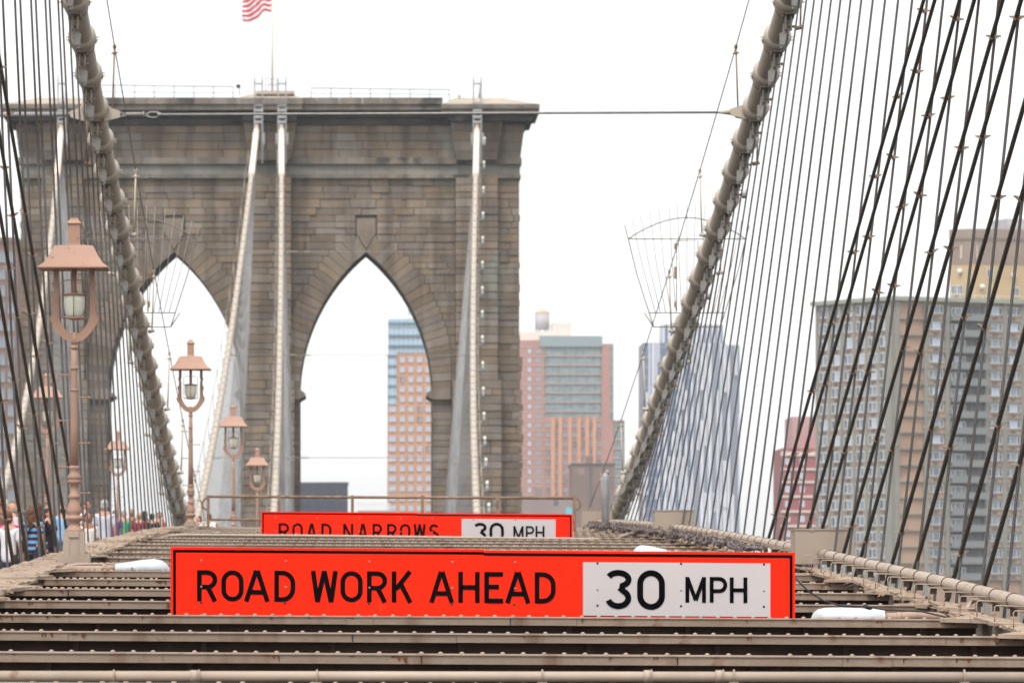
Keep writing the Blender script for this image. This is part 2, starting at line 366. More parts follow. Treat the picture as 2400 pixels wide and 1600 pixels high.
# chord girders along both sides of the overhead beams ----------------------
def girder(name, side, d0, d1, label):
    xa, xb = (-4.15, -3.70) if side < 0 else (5.62, 5.80)
    t = thing(name, ((xa+xb)/2, d0, zb(d0)-1.2), label, 'girder')
    body = MB(); n = int((d1-d0)/2.286)
    for i in range(n):
        a = d0+i*2.286; c = a+2.286
        za, ze = zb(a), zb(c)
        body.hexa([(xa+.08, a, za-1.2), (xb-.05, a, za-1.2), (xb-.05, c, ze-1.2), (xa+.08, c, ze-1.2), (xa+.08, a, za-.02), (xb-.05, a, za-.02), (xb-.05, c, ze-.02), (xa+.08, c, ze-.02)])
        for q in (.25, .75):     # stiffener angles on the inner face
            dd = a+2.286*q; xx = xb-.05 if side < 0 else xa+.08
            body.box(xx-.04, xx+.04, dd-.03, dd+.03, zb(dd)-.5, zb(dd)-.03)
    if side > 0: body.tilt()
    body.obj('side_plate', M['girder_side'], t)
    for i in range(n):
        a = d0+i*2.286; c = a+2.286
        pl = MB(); r = lambda s: R.uniform(-s, s); a += R.uniform(.0, .06); c -= R.uniform(.0, .08)
        za, ze = zb(a)+.022+r(.02), zb(c)+.022+r(.02)
        near_beam = min(abs(a-q) for q in beams) < 1.2
        if side < 0:
            w1 = R.uniform(.30, .42) if near_beam else R.uniform(.06, .2)
            w2 = R.uniform(.05, .22)
            out = [(-4.16+r(.02), a+.02), (-3.70+w2, a+.02+abs(r(.2))), (-3.70+w1, a+.5+r(.25)), (-3.66+w2*.6, a+1.2+r(.3)), (-3.70+w2, c-.03), (-4.16+r(.02), c-.03)]
        else:
            w1 = R.uniform(.28, .40) if near_beam else R.uniform(.05, .2)
            w2 = R.uniform(.03, .18)
            out = [(5.78+r(.02), a+.02), (5.78+r(.02), c-.03), (5.62-w2, c-.03), (5.62-w2*.6, a+1.2+r(.3)), (5.62-w1, a+.5+r(.25)), (5.62-w2, a+.02+abs(r(.2)))]
        f = lambda y: za+(ze-za)*(y-a)/2.286
        k = len(out); th = R.uniform(.02, .04)
        vs = [(x, y, f(y)+.01*(j % 3-1)*.6) for j, (x, y) in enumerate(out)]; vs += [(x, y, z-th) for x, y, z in vs]
        fs = [tuple(range(k)), tuple(reversed(range(k, 2*k)))]+[(j, k+j, k+(j+1) % k, (j+1) % k) for j in range(k)]
        pl._add(vs, fs)
        for _ in range(4):      # rivet heads and curled scale on the plate
            x = R.uniform(min(p[0] for p in out)+.1, max(p[0] for p in out)-.1); y = R.uniform(a+.1, c-.1)
            pl.ell((x, y, f(y)), .02, .02, .016, 6, 3, z0=-.2)
        if side > 0: pl.tilt()
        if i < 64: pl.obj('cover_plate', M['chord'], t)
    return t
gl = girder('edge_girder', -1, 46, 150, 'dusty riveted girder edging the walkway, with jagged loose cover plates')
gr = girder('edge_girder', 1, 46, 178, 'dusty riveted girder under the thick conduit along the right edge')
# rust flakes and litter on the girders
db = MB()
for _ in range(900):
    s = R.random() < .5
    d = 55+R.random()**1.3*70
    x = R.uniform(-4.12, -3.4) if s else R.uniform(5.3, 5.78)
    l, w = R.uniform(.02, .10), R.uniform(.01, .04); an = R.uniform(0, pi); z = zb(d)+.02
    u = Vector((math.cos(an), math.sin(an), R.uniform(-.3, .6)))*l/2; q = Vector((-math.sin(an), math.cos(an), 0))*w/2; c = Vector((x, d, z+R.uniform(.0, .02)))
    db._add([c-u-q, c+u-q, c+u+q, c-u+q], [(0, 1, 2, 3)])
db.tilt(); tag(db.obj('debris', M['rust'], loc=(0, 60, 0)), 'rust flakes and litter lying on the two edge girders', 'debris', kind='stuff')

# pipes, conduit, boxes --------------------------------------------------------
def pipe_thing(name, pts, r, m, label, cat, n=10):
    t = thing(name, pts[0], label, cat); b = MB(); b.tube(pts, r, n); b.obj('pipe', m, t); return t
d = 39.6
t = pipe_thing('water_pipe', [P(-60, 1583, d), P(2460, 1586, d)], .034, M['conduit'], 'long tan pipe clamped along the front cross beam at the bottom', 'pipe', 14)
for px in (267, 743, 1271, 2260, 1720):
    cl = MB(); c = P(px, 1584, d); cl.tube([c+Vector((0, math.cos(a)*.041, math.sin(a)*.041)) for a in [2*pi*i/14 for i in range(14)]], .006, 6, closed=True); cl.box(c.x-.03, c.x+.03, d-.03, d+.03, c.z-.06, c.z-.036); cl.obj('clamp', M['rivet'], t)
for px, w in ((456, .028), (1518, .025), (1686, .025)):
    cl = MB(); c = P(px, 1584, d); cl.cyl(c-Vector((w, 0, 0)), c+Vector((w, 0, 0)), .041, 14); cl.cyl(c+Vector((w*.9, 0, 0)), c+Vector((w*1.15, 0, 0)), .046, 14); cl.obj('coupling', M['conduit'], t)
d = 107.0
t = pipe_thing('water_pipe', [Vector((-4.3, d+3, zb(d)-.12)), P(370, 1262, d+1.2), P(400, 1255, d+.3), P(430, 1253, d), P(700, 1255, d), P(1395, 1263, d), P(1408, 1262, d)], .026, M['conduit'], 'thin tan pipe crossing the lower edge of the small orange sign', 'pipe')
for px in (694, 1390):
    cl = MB(); c = P(px, 1255 if px < 1000 else 1263, d); cl.cyl(c-Vector((.03, 0, 0)), c+Vector((.03, 0, 0)), .036, 10); cl.obj('coupling', M['conduit'], t)

XP = 5.90
def conduit(d0, d1, label):
    t = thing('conduit', (XP, d0, zb(d0)+.08), label, 'conduit')
    n = int((d1-d0)/2)+1; pts = [Vector((XP, d0+(d1-d0)*i/n, zb(d0+(d1-d0)*i/n)+.125)) for i in range(n+1)]
    b = MB(); b.tube(pts, .064, 14); b.obj('pipe', M['conduit'], t)
    d = d0+.6; k = 0
    while d < d1-.3:
        z = zb(d)+.125
        ring = MB(); ring.tube([(XP+math.cos(a)*.066, d, z+math.sin(a)*.066) for a in [2*pi*i/14 for i in range(14)]], .0085, 6, closed=True)
        ring.box(XP-.03, XP+.03, d-.04, d+.04, z-.14, z-.07); ring.obj('clamp', M['strap'], t)
        if d < 100:
            br = MB(); br.tube([(5.56, d-.1, z-.15), (5.56, d-.1, z-.015), (5.575, d-.1, z+.0), (5.84, d-.1, z-.01)], .0055, 6); br.obj('bracket', M['conduit'], t)
        if k % 2 == 1:
            sm = MB(); sm.cyl((XP, d+.75, zb(d+.75)+.125), (XP, d+.83, zb(d+.83)+.125), .0675, 14); sm.obj('coupling', M['conduit'], t)
        d += 1.535; k += 1
conduit(44, 78.2, 'thick tan conduit ringed with clamps, nearest run at the lower right')
conduit(78.9, 114.5, 'thick ringed conduit running between the two larger junction boxes')
conduit(115.3, 151, 'far short run of ringed conduit behind the middle junction box')
for d, lab in ((78, 'largest tan steel junction box on the girder, beside the big sign'), (114.5, 'middle tan junction box on the girder, behind the big sign'), (151, 'farthest tan junction box beside the small orange sign')):
    z = zb(d)+.0
    t = thing('junction_box', (5.93, d+.4, z), lab, 'box', 'junction boxes along the conduit')
    b = MB(); b.box(5.56, 6.30, d, d+.8, z, z+.43); b.obj('body', M['box'], t)
    b = MB(); b.box(5.55, 6.31, d-.012, d+.81, z+.43, z+.446); b.obj('lid', M['box'], t)
    b = MB()
    for xx in (5.77, 6.09): b.box(xx-.02, xx+.02, d-.016, d-.006, z+.415, z+.455)
    b.obj('latch', M['rivet'], t)
t = pipe_thing('bent_pipe', [P(2264, 1452, 58), P(2266, 1430, 58), P(2272, 1415, 58.2), P(2283, 1406, 58.2), P(2298, 1404, 58), P(2340, 1414, 57.4), P(2420, 1436, 56)], .021, M['conduit'], 'thin tan pipe bending over in front of the thick conduit', 'pipe', 10)
pipe_thing('bent_pipe', [P(1452, 1257, 113), P(1470, 1253, 114), P(1490, 1248, 115), P(1532, 1246, 116.5)], .032, M['conduit'], 'short tan pipe rising to the middle junction box', 'pipe', 10)
# black cable bundle wound with ties along the right girder
b = MB(); pts = []
for i in range(80):
    d = 132-i*.62; f = i/80
    pts.append(Vector((5.0+.50*f+R.uniform(-.05, .05), d, zb(d)+.07+R.uniform(-.04, .06))))
b.tube(pts, [.022+.012*(i % 2) for i in range(80)], 7)
b.tube([p+Vector((R.uniform(-.1, .1), 0, R.uniform(-.03, .05))) for p in pts], .022, 6)
for i in range(1, 79):
    for _ in range(2):
        p = pts[i]+Vector((R.uniform(-.1, .1), R.uniform(-.3, .3), R.uniform(-.03, .03))); w = R.uniform(.03, .08); h_ = R.uniform(.03, .09)
        b.tube([p+Vector((-w, 0, -.04)), p+Vector((-w*.5, .04, h_)), p+Vector((w*.6, .0, h_*.8)), p+Vector((w, -.04, -.03))], R.uniform(.007, .016), 5)
tag(b.obj('cable_bundle', mat('bundle_black', (.022, .013, .013), .6, (.22, .17, .15), 14), loc=(5.2, 100, 1)), 'dark bundle of tied cables snaking along the right girder', 'cable')
# loose wire from the big sign
b = MB(); b.tube([P(1862, 1352, 57), P(1872, 1362, 57), P(1895, 1385, 57), P(1930, 1407, 57), P(1968, 1418, 57), P(2028, 1420, 57), P(2075, 1428, 56.6), P(2160, 1432, 56.2), P(2230, 1448, 56), P(2300, 1458, 56), P(2420, 1478, 55)], .009, 6)
b.tube([P(2026, 1420, 56.9), P(2040, 1424, 57)], .02, 6); b.tube([P(2236, 1450, 56), P(2246, 1452, 56)], .024, 6)
tag(b.obj('power_cable', M['blackcable'], loc=tuple(P(1862, 1352, 57))), 'black cable sagging from the big sign over the white luminaire', 'cable')

# luminaires -----------------------------------------------------------------
def luminaire(d, x_arm, x_tip, ybot, label, arm_px, flip, prof=None):
    sgn = 1 if x_tip > x_arm else -1
    base = P(x_arm, ybot, d)
    t = thing('luminaire', base, label, 'street light', 'white luminaires lying over the beams')
    L = abs(x_tip-x_arm)*d/F; b = MB(); N_ = 12; vs = []; fs = []
    prof = prof or [(0, .05, .075), (.02, .065, .085), (.25, .075, .105), (.5, .10, .132), (.72, .115, .142), (.85, .105, .125), (.94, .08, .085), (.985, .05, .04), (1.0, .02, .02)]
    for f, w, h in prof:
        for j in range(N_):
            a = 2*pi*j/N_; zz = math.sin(a); zz = zz*h if zz > 0 else zz*.025
            vs.append((base.x+sgn*L*f, d+math.cos(a)*w*1.5, base.z+.02+zz))
    for i in range(len(prof)-1):
        for j in range(N_): fs.append((i*N_+j, i*N_+(j+1) % N_, (i+1)*N_+(j+1) % N_, (i+1)*N_+j))
    fs += [tuple(range(N_)), tuple(range((len(prof)-1)*N_, len(prof)*N_))]
    b._add(vs, fs, 0, True); h_ = b.obj('housing', M['lum'], t)
    b = MB(); xa, xb = sorted((base.x+sgn*L*.06, base.x+sgn*L*.96)); b.box(xa, xb, d-.152, d+.152, base.z+.010, base.z+.020); b.obj('lens_rim', M['dark'], h_)
    b = MB(); q_ = sorted((base.x+sgn*L*.30, base.x+sgn*L*.33)); b.box(q_[0], q_[1], d-.135, d-.118, base.z+.03, base.z+.06); b.obj('latch', M['bolt'], h_)
    b = MB(); c = Vector((base.x, d, base.z+.05)); pts = [c+Vector((sgn*.02, 0, 0))]+[Vector((PX(x, d), d+dy, PZ(y, d))) for x, y, dy in arm_px]
    b.tube(pts, .044, 12); b.cyl(c-Vector((sgn*.16, 0, 0)), c-Vector((sgn*.11, 0, 0)), .05, 12); b.obj('arm', M['lumarm'], t)
FLAT = [(0, .06, .10), (.03, .075, .108), (.3, .10, .118), (.6, .115, .125), (.8, .115, .122), (.9, .10, .108), (.965, .07, .075), (1.0, .02, .02)]
luminaire(57.3, 2073, 1900, 1459, 'large white luminaire at the lower right beside the big sign', [(2100, 1446, 0), (2150, 1442, 0), (2205, 1446, 0), (2240, 1468, .2), (2270, 1510, .4)], 1, FLAT)
luminaire(75.2, 270, 398, 1340, 'white luminaire pointing at the left end of the big sign', [(240, 1333, 0), (160, 1333, 0), (120, 1346, .2)], 1)
luminaire(120, 453, 534, 1265, 'small white luminaire lying left of the small sign', [(440, 1259, 0), (395, 1257, 0), (370, 1262, 0)], 1)
luminaire(150, 640, 560, 1256, 'far white luminaire mostly hidden behind the small sign', [(660, 1250, 0), (700, 1252, 0)], 1)
luminaire(86, 1562, 1482, 1304, 'white luminaire peeping over the top of the big sign', [(1580, 1300, 0), (1600, 1302, 0), (1620, 1310, 0)], 1)
pipe_thing('small_pipe', [P(143, 1336, 75.3), P(158, 1326, 75.3), P(180, 1322, 75.3), P(290, 1321, 75.3)], .018, M['conduit'], 'thin pipe running above the arm of the left luminaire', 'pipe', 8)

# ------------------------------------------------------------------ sign lettering
def arc(cx, cz, rx, rz, a0, a1, n=14): return [(cx+rx*math.cos(math.radians(a0+(a1-a0)*i/n)), cz+rz*math.sin(math.radians(a0+(a1-a0)*i/n))) for i in range(n+1)]
def stroke(b, pts, t, T, y, closed=False, th=.003):
    k = len(pts); Lp = []; Rp = []
    for i, p in enumerate(pts):
        a = pts[i-1] if (i > 0 or closed) else pts[i]; c = pts[(i+1) % k] if (i < k-1 or closed) else pts[i]
        d1 = Vector((p[0]-a[0], p[1]-a[1])); d2 = Vector((c[0]-p[0], c[1]-p[1]))
        if d1.length < 1e-6: d1 = d2
        if d2.length < 1e-6: d2 = d1
        d1.normalize(); d2.normalize(); n1 = Vector((-d1.y, d1.x)); n2 = Vector((-d2.y, d2.x)); m = (n1+n2)
        m.normalize(); s = t/2/max(.5, m.dot(n1))
        Lp.append((p[0]+m.x*s, p[1]+m.y*s)); Rp.append((p[0]-m.x*s, p[1]-m.y*s))
    for i in range(k if closed else k-1):
        j = (i+1) % k; q = [Lp[i], Lp[j], Rp[j], Rp[i]]
        p3 = [T(*v) for v in q]
        b._add([(x, y-th, z) for x, z in p3], [(0, 1, 2, 3)]); b._add([(x, y, z) for x, z in p3], [(3, 2, 1, 0)])
        for u in range(4):
            v = (u+1) % 4; b._add([(p3[u][0], y-th, p3[u][1]), (p3[u][0], y, p3[u][1]), (p3[v][0], y, p3[v][1]), (p3[v][0], y-th, p3[v][1])], [(0, 1, 2, 3)])
def glyph(ch, w, h, t):
    e = t/2
    if ch == 'O' or ch == '0': return [(arc(w/2, h-w/2, w/2-e, w/2-e, 0, 180)+arc(w/2, w/2, w/2-e, w/2-e, 180, 360), True)]
    if ch == 'R':
        rr = (h*.50)/2
        zt, zm = h-e, h*.46
        r2 = (zt-zm)/2
        return [([(e, 0), (e, h)], 0), ([(e, zt), (w-e-r2-t*.15, zt)]+arc(w-e-r2-t*.15, (zt+zm)/2, r2+t*.1, r2, 90, -90)+[(e, zm)], 0), ([(w*.52, zm), (w-t*.55, 0)], 0)]
    if ch == 'P':
        zt, zm = h-e, h*.45; r2 = (zt-zm)/2
        return [([(e, 0), (e, h)], 0), ([(e, zt), (w-e-r2, zt)]+arc(w-e-r2, (zt+zm)/2, r2, r2, 90, -90)+[(e, zm)], 0)]
    if ch == 'D': 
        r = w*.62
        return [([(e, 0), (e, h)], 0), ([(e, h-e), (w-r, h-e)]+arc(w-r, h-r, r-e, r-e, 90, 0)+arc(w-r, r, r-e, r-e, 0, -90)+[(e, e)], 0)]
    if ch == 'A': return [([(e*1.1, 0), (w/2-t*.12, h)], 0), ([(w-e*1.1, 0), (w/2+t*.12, h)], 0), ([(w*.22, h*.30), (w*.78, h*.30)], 0)]
    if ch == 'W': return [([(e*1.05, h), (w*.25, 0)], 0), ([(w*.25, 0), (w*.5, h)], 0), ([(w*.5, h), (w*.75, 0)], 0), ([(w*.75, 0), (w-e*1.05, h)], 0)]
    if ch == 'K': return [([(e, 0), (e, h)], 0), ([(w-t*.65, h), (t*.9, h*.42)], 0), ([(w*.44, h*.58), (w-t*.6, 0)], 0)]
    if ch == 'H': return [([(e, 0), (e, h)], 0), ([(w-e, 0), (w-e, h)], 0), ([(e, h*.5), (w-e, h*.5)], 0)]
    if ch == 'E': return [([(e, 0), (e, h)], 0), ([(e, h-e), (w, h-e)], 0), ([(e, h*.52), (w*.78, h*.52)], 0), ([(e, e), (w, e)], 0)]
    if ch == 'N': return [([(e, 0), (e, h)], 0), ([(w-e, 0), (w-e, h)], 0), ([(e*1.1, h-e*.5), (w-e*1.1, e*.5)], 0)]
    if ch == 'M': return [([(e, 0), (e, h)], 0), ([(w-e, 0), (w-e, h)], 0), ([(e*1.1, h-e*.6), (w/2, e*1.3)], 0), ([(w/2, e*1.3), (w-e*1.1, h-e*.6)], 0)]
    if ch == 'S':
        r = h/4+t*.12
        return [(arc(w/2, h-r, w/2-e, r-e, 25, 265, 18)+arc(w/2, r, w/2-e, r-e, 85, -155, 18), 0)]
    if ch == '3':
        r1 = h*.245
        return [(arc(w*.47, h-r1-e*.05, w*.42-e*.2, r1-e, 155, -65, 18)+[(w*.62, h*.53)], 0), ([(w*.52, h*.545)]+arc(w*.47, h*.28, w/2-e, h*.28-e, 58, -165, 18), 0)]
    return []

def sign(d, k, x0, x1, ytl, ytr, hgt_px, words, bolts, white, seam, label, bolt_px):
    """coordinates in photo pixels of this sign; k = pixels per metre at its distance"""
    kk = F/d; tilt = (ytr-ytl)/(x1-x0); Y = d
    def T2(px, py): return ((px-XV)/kk, (YH-(py+tilt*(px-x0)))/kk)   # py measured as if level from the left end
    t = thing('road_sign', (*[((x0+x1)/2-XV)/kk, Y, (YH-ytl-hgt_px)/kk],), label, 'road sign', 'orange road work signs')
    b = MB()
    def rect(b, xa, xb, ya, yb, f, th):
        p = [T2(xa, yb), T2(xb, yb), T2(xb, ya), T2(xa, ya)]; b.prism(p, f-th, f)
    step = 2*k
    rect(b, x0, seam, ytl, ytl+hgt_px, Y, .02); rect(b, seam, x1, ytl+step, ytl+hgt_px+step, Y+.002, .02)
    b.obj('panel', M['sign'], t)
    f = Y-.021; bw = 6.5*k; m_ = 6*k; bb = MB()
    rect(bb, x0+m_, seam, ytl+m_, ytl+m_+bw, f, .002); rect(bb, seam, x1-m_, ytl+m_+step, ytl+m_+bw+step, f, .002)
    rect(bb, x0+m_, x0+m_+bw, ytl+m_+bw, ytl+hgt_px-m_, f, .002); rect(bb, x1-m_-bw, x1-m_, ytl+m_+bw+step, ytl+hgt_px-m_, f, .002)
    rect(bb, x0+m_+bw, x1-m_-bw, ytl+hgt_px-m_-bw, ytl+hgt_px-m_, f, .002)
    bb.obj('border', M['black'], t)
    wb = MB(); rect(wb, *white, Y-.0205, .006); wb.obj('speed_panel', M['white'], t)
    for nm, onwhite, chars in words:
        tb = MB(); yy = Y-(.0272 if onwhite else .0208)
        for ch, xa, xb, ya, yb in chars:
            w, h = xb-xa, yb-ya; ya = ya-tilt*(xa-x0)
            st = (h*.150 if ch in '30' else h*.150)
            for n_, (pts, cl) in enumerate(glyph(ch, w, h, st)):
                stroke(tb, pts, st, lambda u, v, xa=xa, yb=ya+h: T2(xa+u, yb-v), yy, cl, .003+.0012*n_)
        tb.obj(nm, M['black'], t)
    bo = MB()
    for px, py in bolts:
        x, z = T2(px, py-tilt*(px-x0)); bo.ell((x, Y-.024, z), .011, .010, .011, 8, 4)
    bo.obj('bolts', M['bolt'], t)
    bo = MB()
    for px, py in bolt_px:
        x, z = T2(px, py-tilt*(px-x0)); bo.ell((x, Y-.026, z), .012, .006, .012, 8, 4)
    bo.obj('bolt_holes', M['dark'], t)
    b = MB()
    for fx in (.15, .5, .85):
        px = x0+(x1-x0)*fx; x, z0 = T2(px, ytl+hgt_px); _, z1 = T2(px, ytl+20*k); b.box(x-.03, x+.03, Y+.004, Y+.06, z0-.3, z1)
    b.obj('post', M['steel'], t)
w1 = lambda y0, y1, L: [(c, a, b_, y0, y1) for c, a, b_ in L]
def slope(L, y0, h, x0, tl): return [(c, a, b_, y0+tl*(a-x0), y0+tl*(a-x0)+h) for c, a, b_ in L]
big = slope([('R', 462, 510), ('O', 519, 571), ('A', 571, 633), ('D', 643, 692), ('W', 728, 792), ('O', 798, 850), ('R', 860, 908), ('K', 918, 968), ('A', 1005, 1065), ('H', 1074, 1124), ('E', 1135, 1179), ('A', 1183, 1244), ('D', 1253, 1302)], 1335, 73, 462, .0062)
sign(56.4, 1.0, 400, 1863, 1281, 1292, 205,
     [('lettering', False, big), ('speed_number', True, [('3', 1420, 1481, 1334, 1426), ('0', 1493, 1558, 1335, 1428)]), ('speed_unit', True, [('M', 1606, 1654, 1351, 1411), ('P', 1663, 1704, 1351, 1411), ('H', 1710, 1751, 1352, 1412)])],
     [(x, y+(x-470)*.006) for x in (472, 670, 866, 1060, 1207) for y in (1313, 1374, 1441)]+[(x, y+(x-1400)*.007) for x in (1400, 1596, 1790) for y in (1381, 1447)],
     (1366, 1805, 1309, 1434), 1134, 'large orange sign reading road work ahead, with a white speed panel', [(x, 1411+(x-470)*.006) for x in (472, 668, 864, 1059, 1205)]+[(x, y+(x-1400)*.007) for x in (1400, 1596, 1790) for y in (1319, 1418)])
small = slope([('R', 653, 678), ('O', 685, 710), ('A', 718, 743), ('D', 753, 777), ('N', 804, 828), ('A', 838, 863), ('R', 873, 896), ('R', 907, 930), ('O', 937, 962), ('W', 969, 998), ('S', 1006, 1029)], 1225, 38, 653, .007)
sign(112.5, .5, 612, 1342, 1198, 1203, 102,
     [('lettering', False, small), ('speed_number', True, [('3', 1111, 1141, 1224, 1270), ('0', 1147, 1181, 1224, 1270)]), ('speed_unit', True, [('M', 1203, 1227, 1232, 1262), ('P', 1232, 1252, 1232, 1262), ('H', 1255, 1276, 1232, 1262)])],
     [(x, y+(x-645)*.008) for x in (646, 744, 843, 940, 1013) for y in (1212, 1243)], (1082, 1302, 1212, 1274), 978,
     'smaller orange sign reading road narrows, partly hidden behind a pipe', [(1110, 1217), (1208, 1218)])

# rusty railing behind the small sign
d = 131.0
t = thing('safety_railing', P(915, 1250, d), 'thin rusty railing with curled ends behind the small orange sign', 'railing')
b = MB(); b.tube([P(488, 1163, d), P(1346, 1167, d)], .03, 8); b.tube([P(488, 1217, d), P(1346, 1222, d)], .024, 8)
b.obj('rail', M['rust'], t)
for px in (488, 654, 826, 990, 1166, 1347):
    b = MB(); b.box(PX(px-3.4, d), PX(px+3.4, d), d-.03, d+.03, PZ(1262, d), PZ(1160, d)); b.obj('post', M['rust'], t)
for px, s in ((488, -1), (1346, 1)):
    b = MB(); b.tube([P(px, 1165, d), P(px+s*8, 1168, d), P(px+s*14, 1176, d), P(px+s*14, 1186, d), P(px+s*8, 1192, d), P(px, 1194, d)], .024, 7); b.obj('end_loop', M['rust'], t)

# ------------------------------------------------------------------ ropes
def rope_mesh(name, pts, r, m, n=6):
    pts = [Vector(p) for p in pts]; vs = []; fs = []; uvs = []
    up = None; ln = [0.0]
    for a, c in zip(pts[:-1], pts[1:]): ln.append(ln[-1]+(c-a).length)
    for i, p in enumerate(pts):
        t = (pts[min(i+1, len(pts)-1)]-pts[max(i-1, 0)]).normalized()
        if up is None: up = Vector((0, 1, 0)) if abs(t.y) < .9 else Vector((0, 0, 1))
        a = t.cross(up).normalized(); up = a.cross(t)
        for j in range(n): an = 2*pi*j/n; vs.append(p+(a*math.cos(an)+up*math.sin(an))*r)
    for i in range(len(pts)-1):
        for j in range(n):
            fs.append((i*n+j, i*n+(j+1) % n, (i+1)*n+(j+1) % n, (i+1)*n+j))
            uvs += [(j/n, ln[i]), ((j+1)/n, ln[i]), ((j+1)/n, ln[i+1]), (j/n, ln[i+1])]
    me = bpy.data.meshes.new(name); o0 = pts[-1]
    me.from_pydata([tuple(v-o0) for v in vs], [], fs)
    uv = me.uv_layers.new(name='UVMap')
    for l, q in zip(uv.data, uvs): l.uv = q
    me.polygons.foreach_set('use_smooth', [True]*len(fs)); me.materials.append(m); me.update()
    return me, o0
# band and socket prototypes (axis along +Y)
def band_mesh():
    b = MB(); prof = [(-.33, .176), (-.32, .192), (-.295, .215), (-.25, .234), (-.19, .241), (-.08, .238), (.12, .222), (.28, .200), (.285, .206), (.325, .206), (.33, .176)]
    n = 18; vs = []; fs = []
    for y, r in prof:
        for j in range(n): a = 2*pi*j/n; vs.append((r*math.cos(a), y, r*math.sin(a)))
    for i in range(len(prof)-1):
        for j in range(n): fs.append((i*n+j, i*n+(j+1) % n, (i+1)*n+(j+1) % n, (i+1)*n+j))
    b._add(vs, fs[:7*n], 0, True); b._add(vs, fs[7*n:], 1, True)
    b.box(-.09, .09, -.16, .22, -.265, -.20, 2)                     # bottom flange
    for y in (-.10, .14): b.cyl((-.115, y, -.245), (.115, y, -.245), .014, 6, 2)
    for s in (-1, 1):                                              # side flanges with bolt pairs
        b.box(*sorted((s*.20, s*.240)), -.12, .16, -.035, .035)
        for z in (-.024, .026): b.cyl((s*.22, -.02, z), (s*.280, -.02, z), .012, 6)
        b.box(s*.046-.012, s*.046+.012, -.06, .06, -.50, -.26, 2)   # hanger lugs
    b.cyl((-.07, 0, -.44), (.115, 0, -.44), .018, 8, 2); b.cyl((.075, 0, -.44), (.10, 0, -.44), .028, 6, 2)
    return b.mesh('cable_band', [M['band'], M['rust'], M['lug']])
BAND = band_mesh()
def socket_mesh():
    b = MB(); w = .045
    poly = [(-.022, -.38), (.022, -.38), (.022, -.53), (.062, -.55), (.036, -.74), (-.036, -.74), (-.062, -.55), (-.022, -.53)]
    b.prism(poly, -w, w); b.cyl((0, 0, -.74), (0, 0, -.80), .03, 8)
    return b.mesh('socket', [M['socket']])
SOCK = socket_mesh()
bandk = {}
def cable(k, dstart, kfirst):
    t = thing('suspension_cable', cp(k, UM), {'or': 'thick tan main cable swooping down from the top at the right', 'ir': 'thick tan main cable swooping down from the upper left', 'il': 'main cable beyond the walkway, rising to the left saddle of the tower centre', 'ol': 'farthest left main cable, rising along the left edge of the tower'}[k], 'bridge cable', 'main suspension cables')
    n = 150; pts = [cp(k, dstart+(476-dstart)*i/n) for i in range(n+1)]+[cp(k, 482)]
    b = MB(); b.tube(pts, .178, 16); b.obj('cable', M['cablepaint'], t)
    sb = MB(); sb.tube([cp(k, 463+i*2) for i in range(8)], .235, 14); sb.obj('sheath', M['farsheath'], t)
    fb = MB(); i = kfirst; cnt = 0
    while True:
        d = 103+2.286*i
        if d > 461: break
        p = cp(k, d); tg = (cp(k, d+.5)-cp(k, d-.5)).normalized()
        if cnt < 99:
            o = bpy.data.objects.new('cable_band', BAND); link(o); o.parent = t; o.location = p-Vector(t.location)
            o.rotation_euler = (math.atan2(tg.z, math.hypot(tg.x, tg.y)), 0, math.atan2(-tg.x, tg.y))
        else:
            fb.cyl(p-tg*.16, p+tg*.16, .236, 12)
            fb.box(p.x-.05, p.x+.05, p.y-.06, p.y+.06, p.z-.5, p.z-.2)
        cnt += 1; i += 1
    if fb.v: tag(fb.obj('cable_band', M['band'], t), kind='stuff')
    return t
cable('or', 30, -8); cable('ir', 30, -8); cable('il', 30, -4); cable('ol', 30, -4)

# suspenders ---------------------------------------------------------
sus = []
for k, d0 in (('or', -21), ('ir', -12), ('il', 22), ('ol', 98)):
    i = d0
    while 103+2.286*i < 466:
        d = 103+2.286*i
        if k == 'ir' and d < 99: d += .42 if i % 2 else -.42     # hung in pairs here
        sus.append((d, k, i)); i += 1
def sus_pts(k, d):
    xb = CAB[k][1]; top = cp(k, d, 0, -.55 if d < 200 else -.2); bot = Vector((xb, d, zb(d)-.25))
    return top, bot
near_counts = {}
sus.sort()
stuff_pts = []
total = 0
for d, k, i in sus:
    top, bot = sus_pts(k, d)
    if top.z-bot.z < .4: continue
    near_counts[k, d > UM] = near_counts.get((k, d > UM), 0)+1
    n = near_counts[k, d > UM]; total += 1
    ax = (top-bot).normalized()
    if total <= 298:
        near = d < UM
        dd = top-bot; pts = [bot+dd*(1-j/6) for j in range(7)]
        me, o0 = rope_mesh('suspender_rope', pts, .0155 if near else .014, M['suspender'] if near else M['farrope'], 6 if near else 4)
        o = bpy.data.objects.new('suspender_rope', me); link(o); o.location = o0
        if k == 'or': lab = ('grey suspender rope of the right main cable, %s counted from the right photo edge' if near else 'far thin suspender rope of the right cable, %s before the stone tower') % nth(n)
        elif k == 'ir': lab = ('grey suspender rope of the left main cable, %s counted from the left photo edge' if near else 'far thin suspender rope of the inner right cable, %s before the tower') % nth(n)
        else: lab = ('grey suspender rope behind the walkway people, %s from the left' if near else 'far thin suspender rope behind the walkway, %s towards the tower') % nth(n)
        tag(o, lab, 'rope', 'vertical suspender ropes' if near else 'far suspender ropes')
        if d < 150:
            s = bpy.data.objects.new('socket', SOCK); link(s); s.parent = o
            s.location = cp(k, d)-o0; s.rotation_euler = (0, math.atan2(ax.x, ax.z), 0)
    else: stuff_pts.append((top, bot))
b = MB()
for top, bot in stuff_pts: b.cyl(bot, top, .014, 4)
tag(b.obj('suspender_ropes', M['farrope'], loc=(0, 470, 0)), 'distant mass of thin suspender ropes close to the stone tower', 'ropes', kind='stuff')

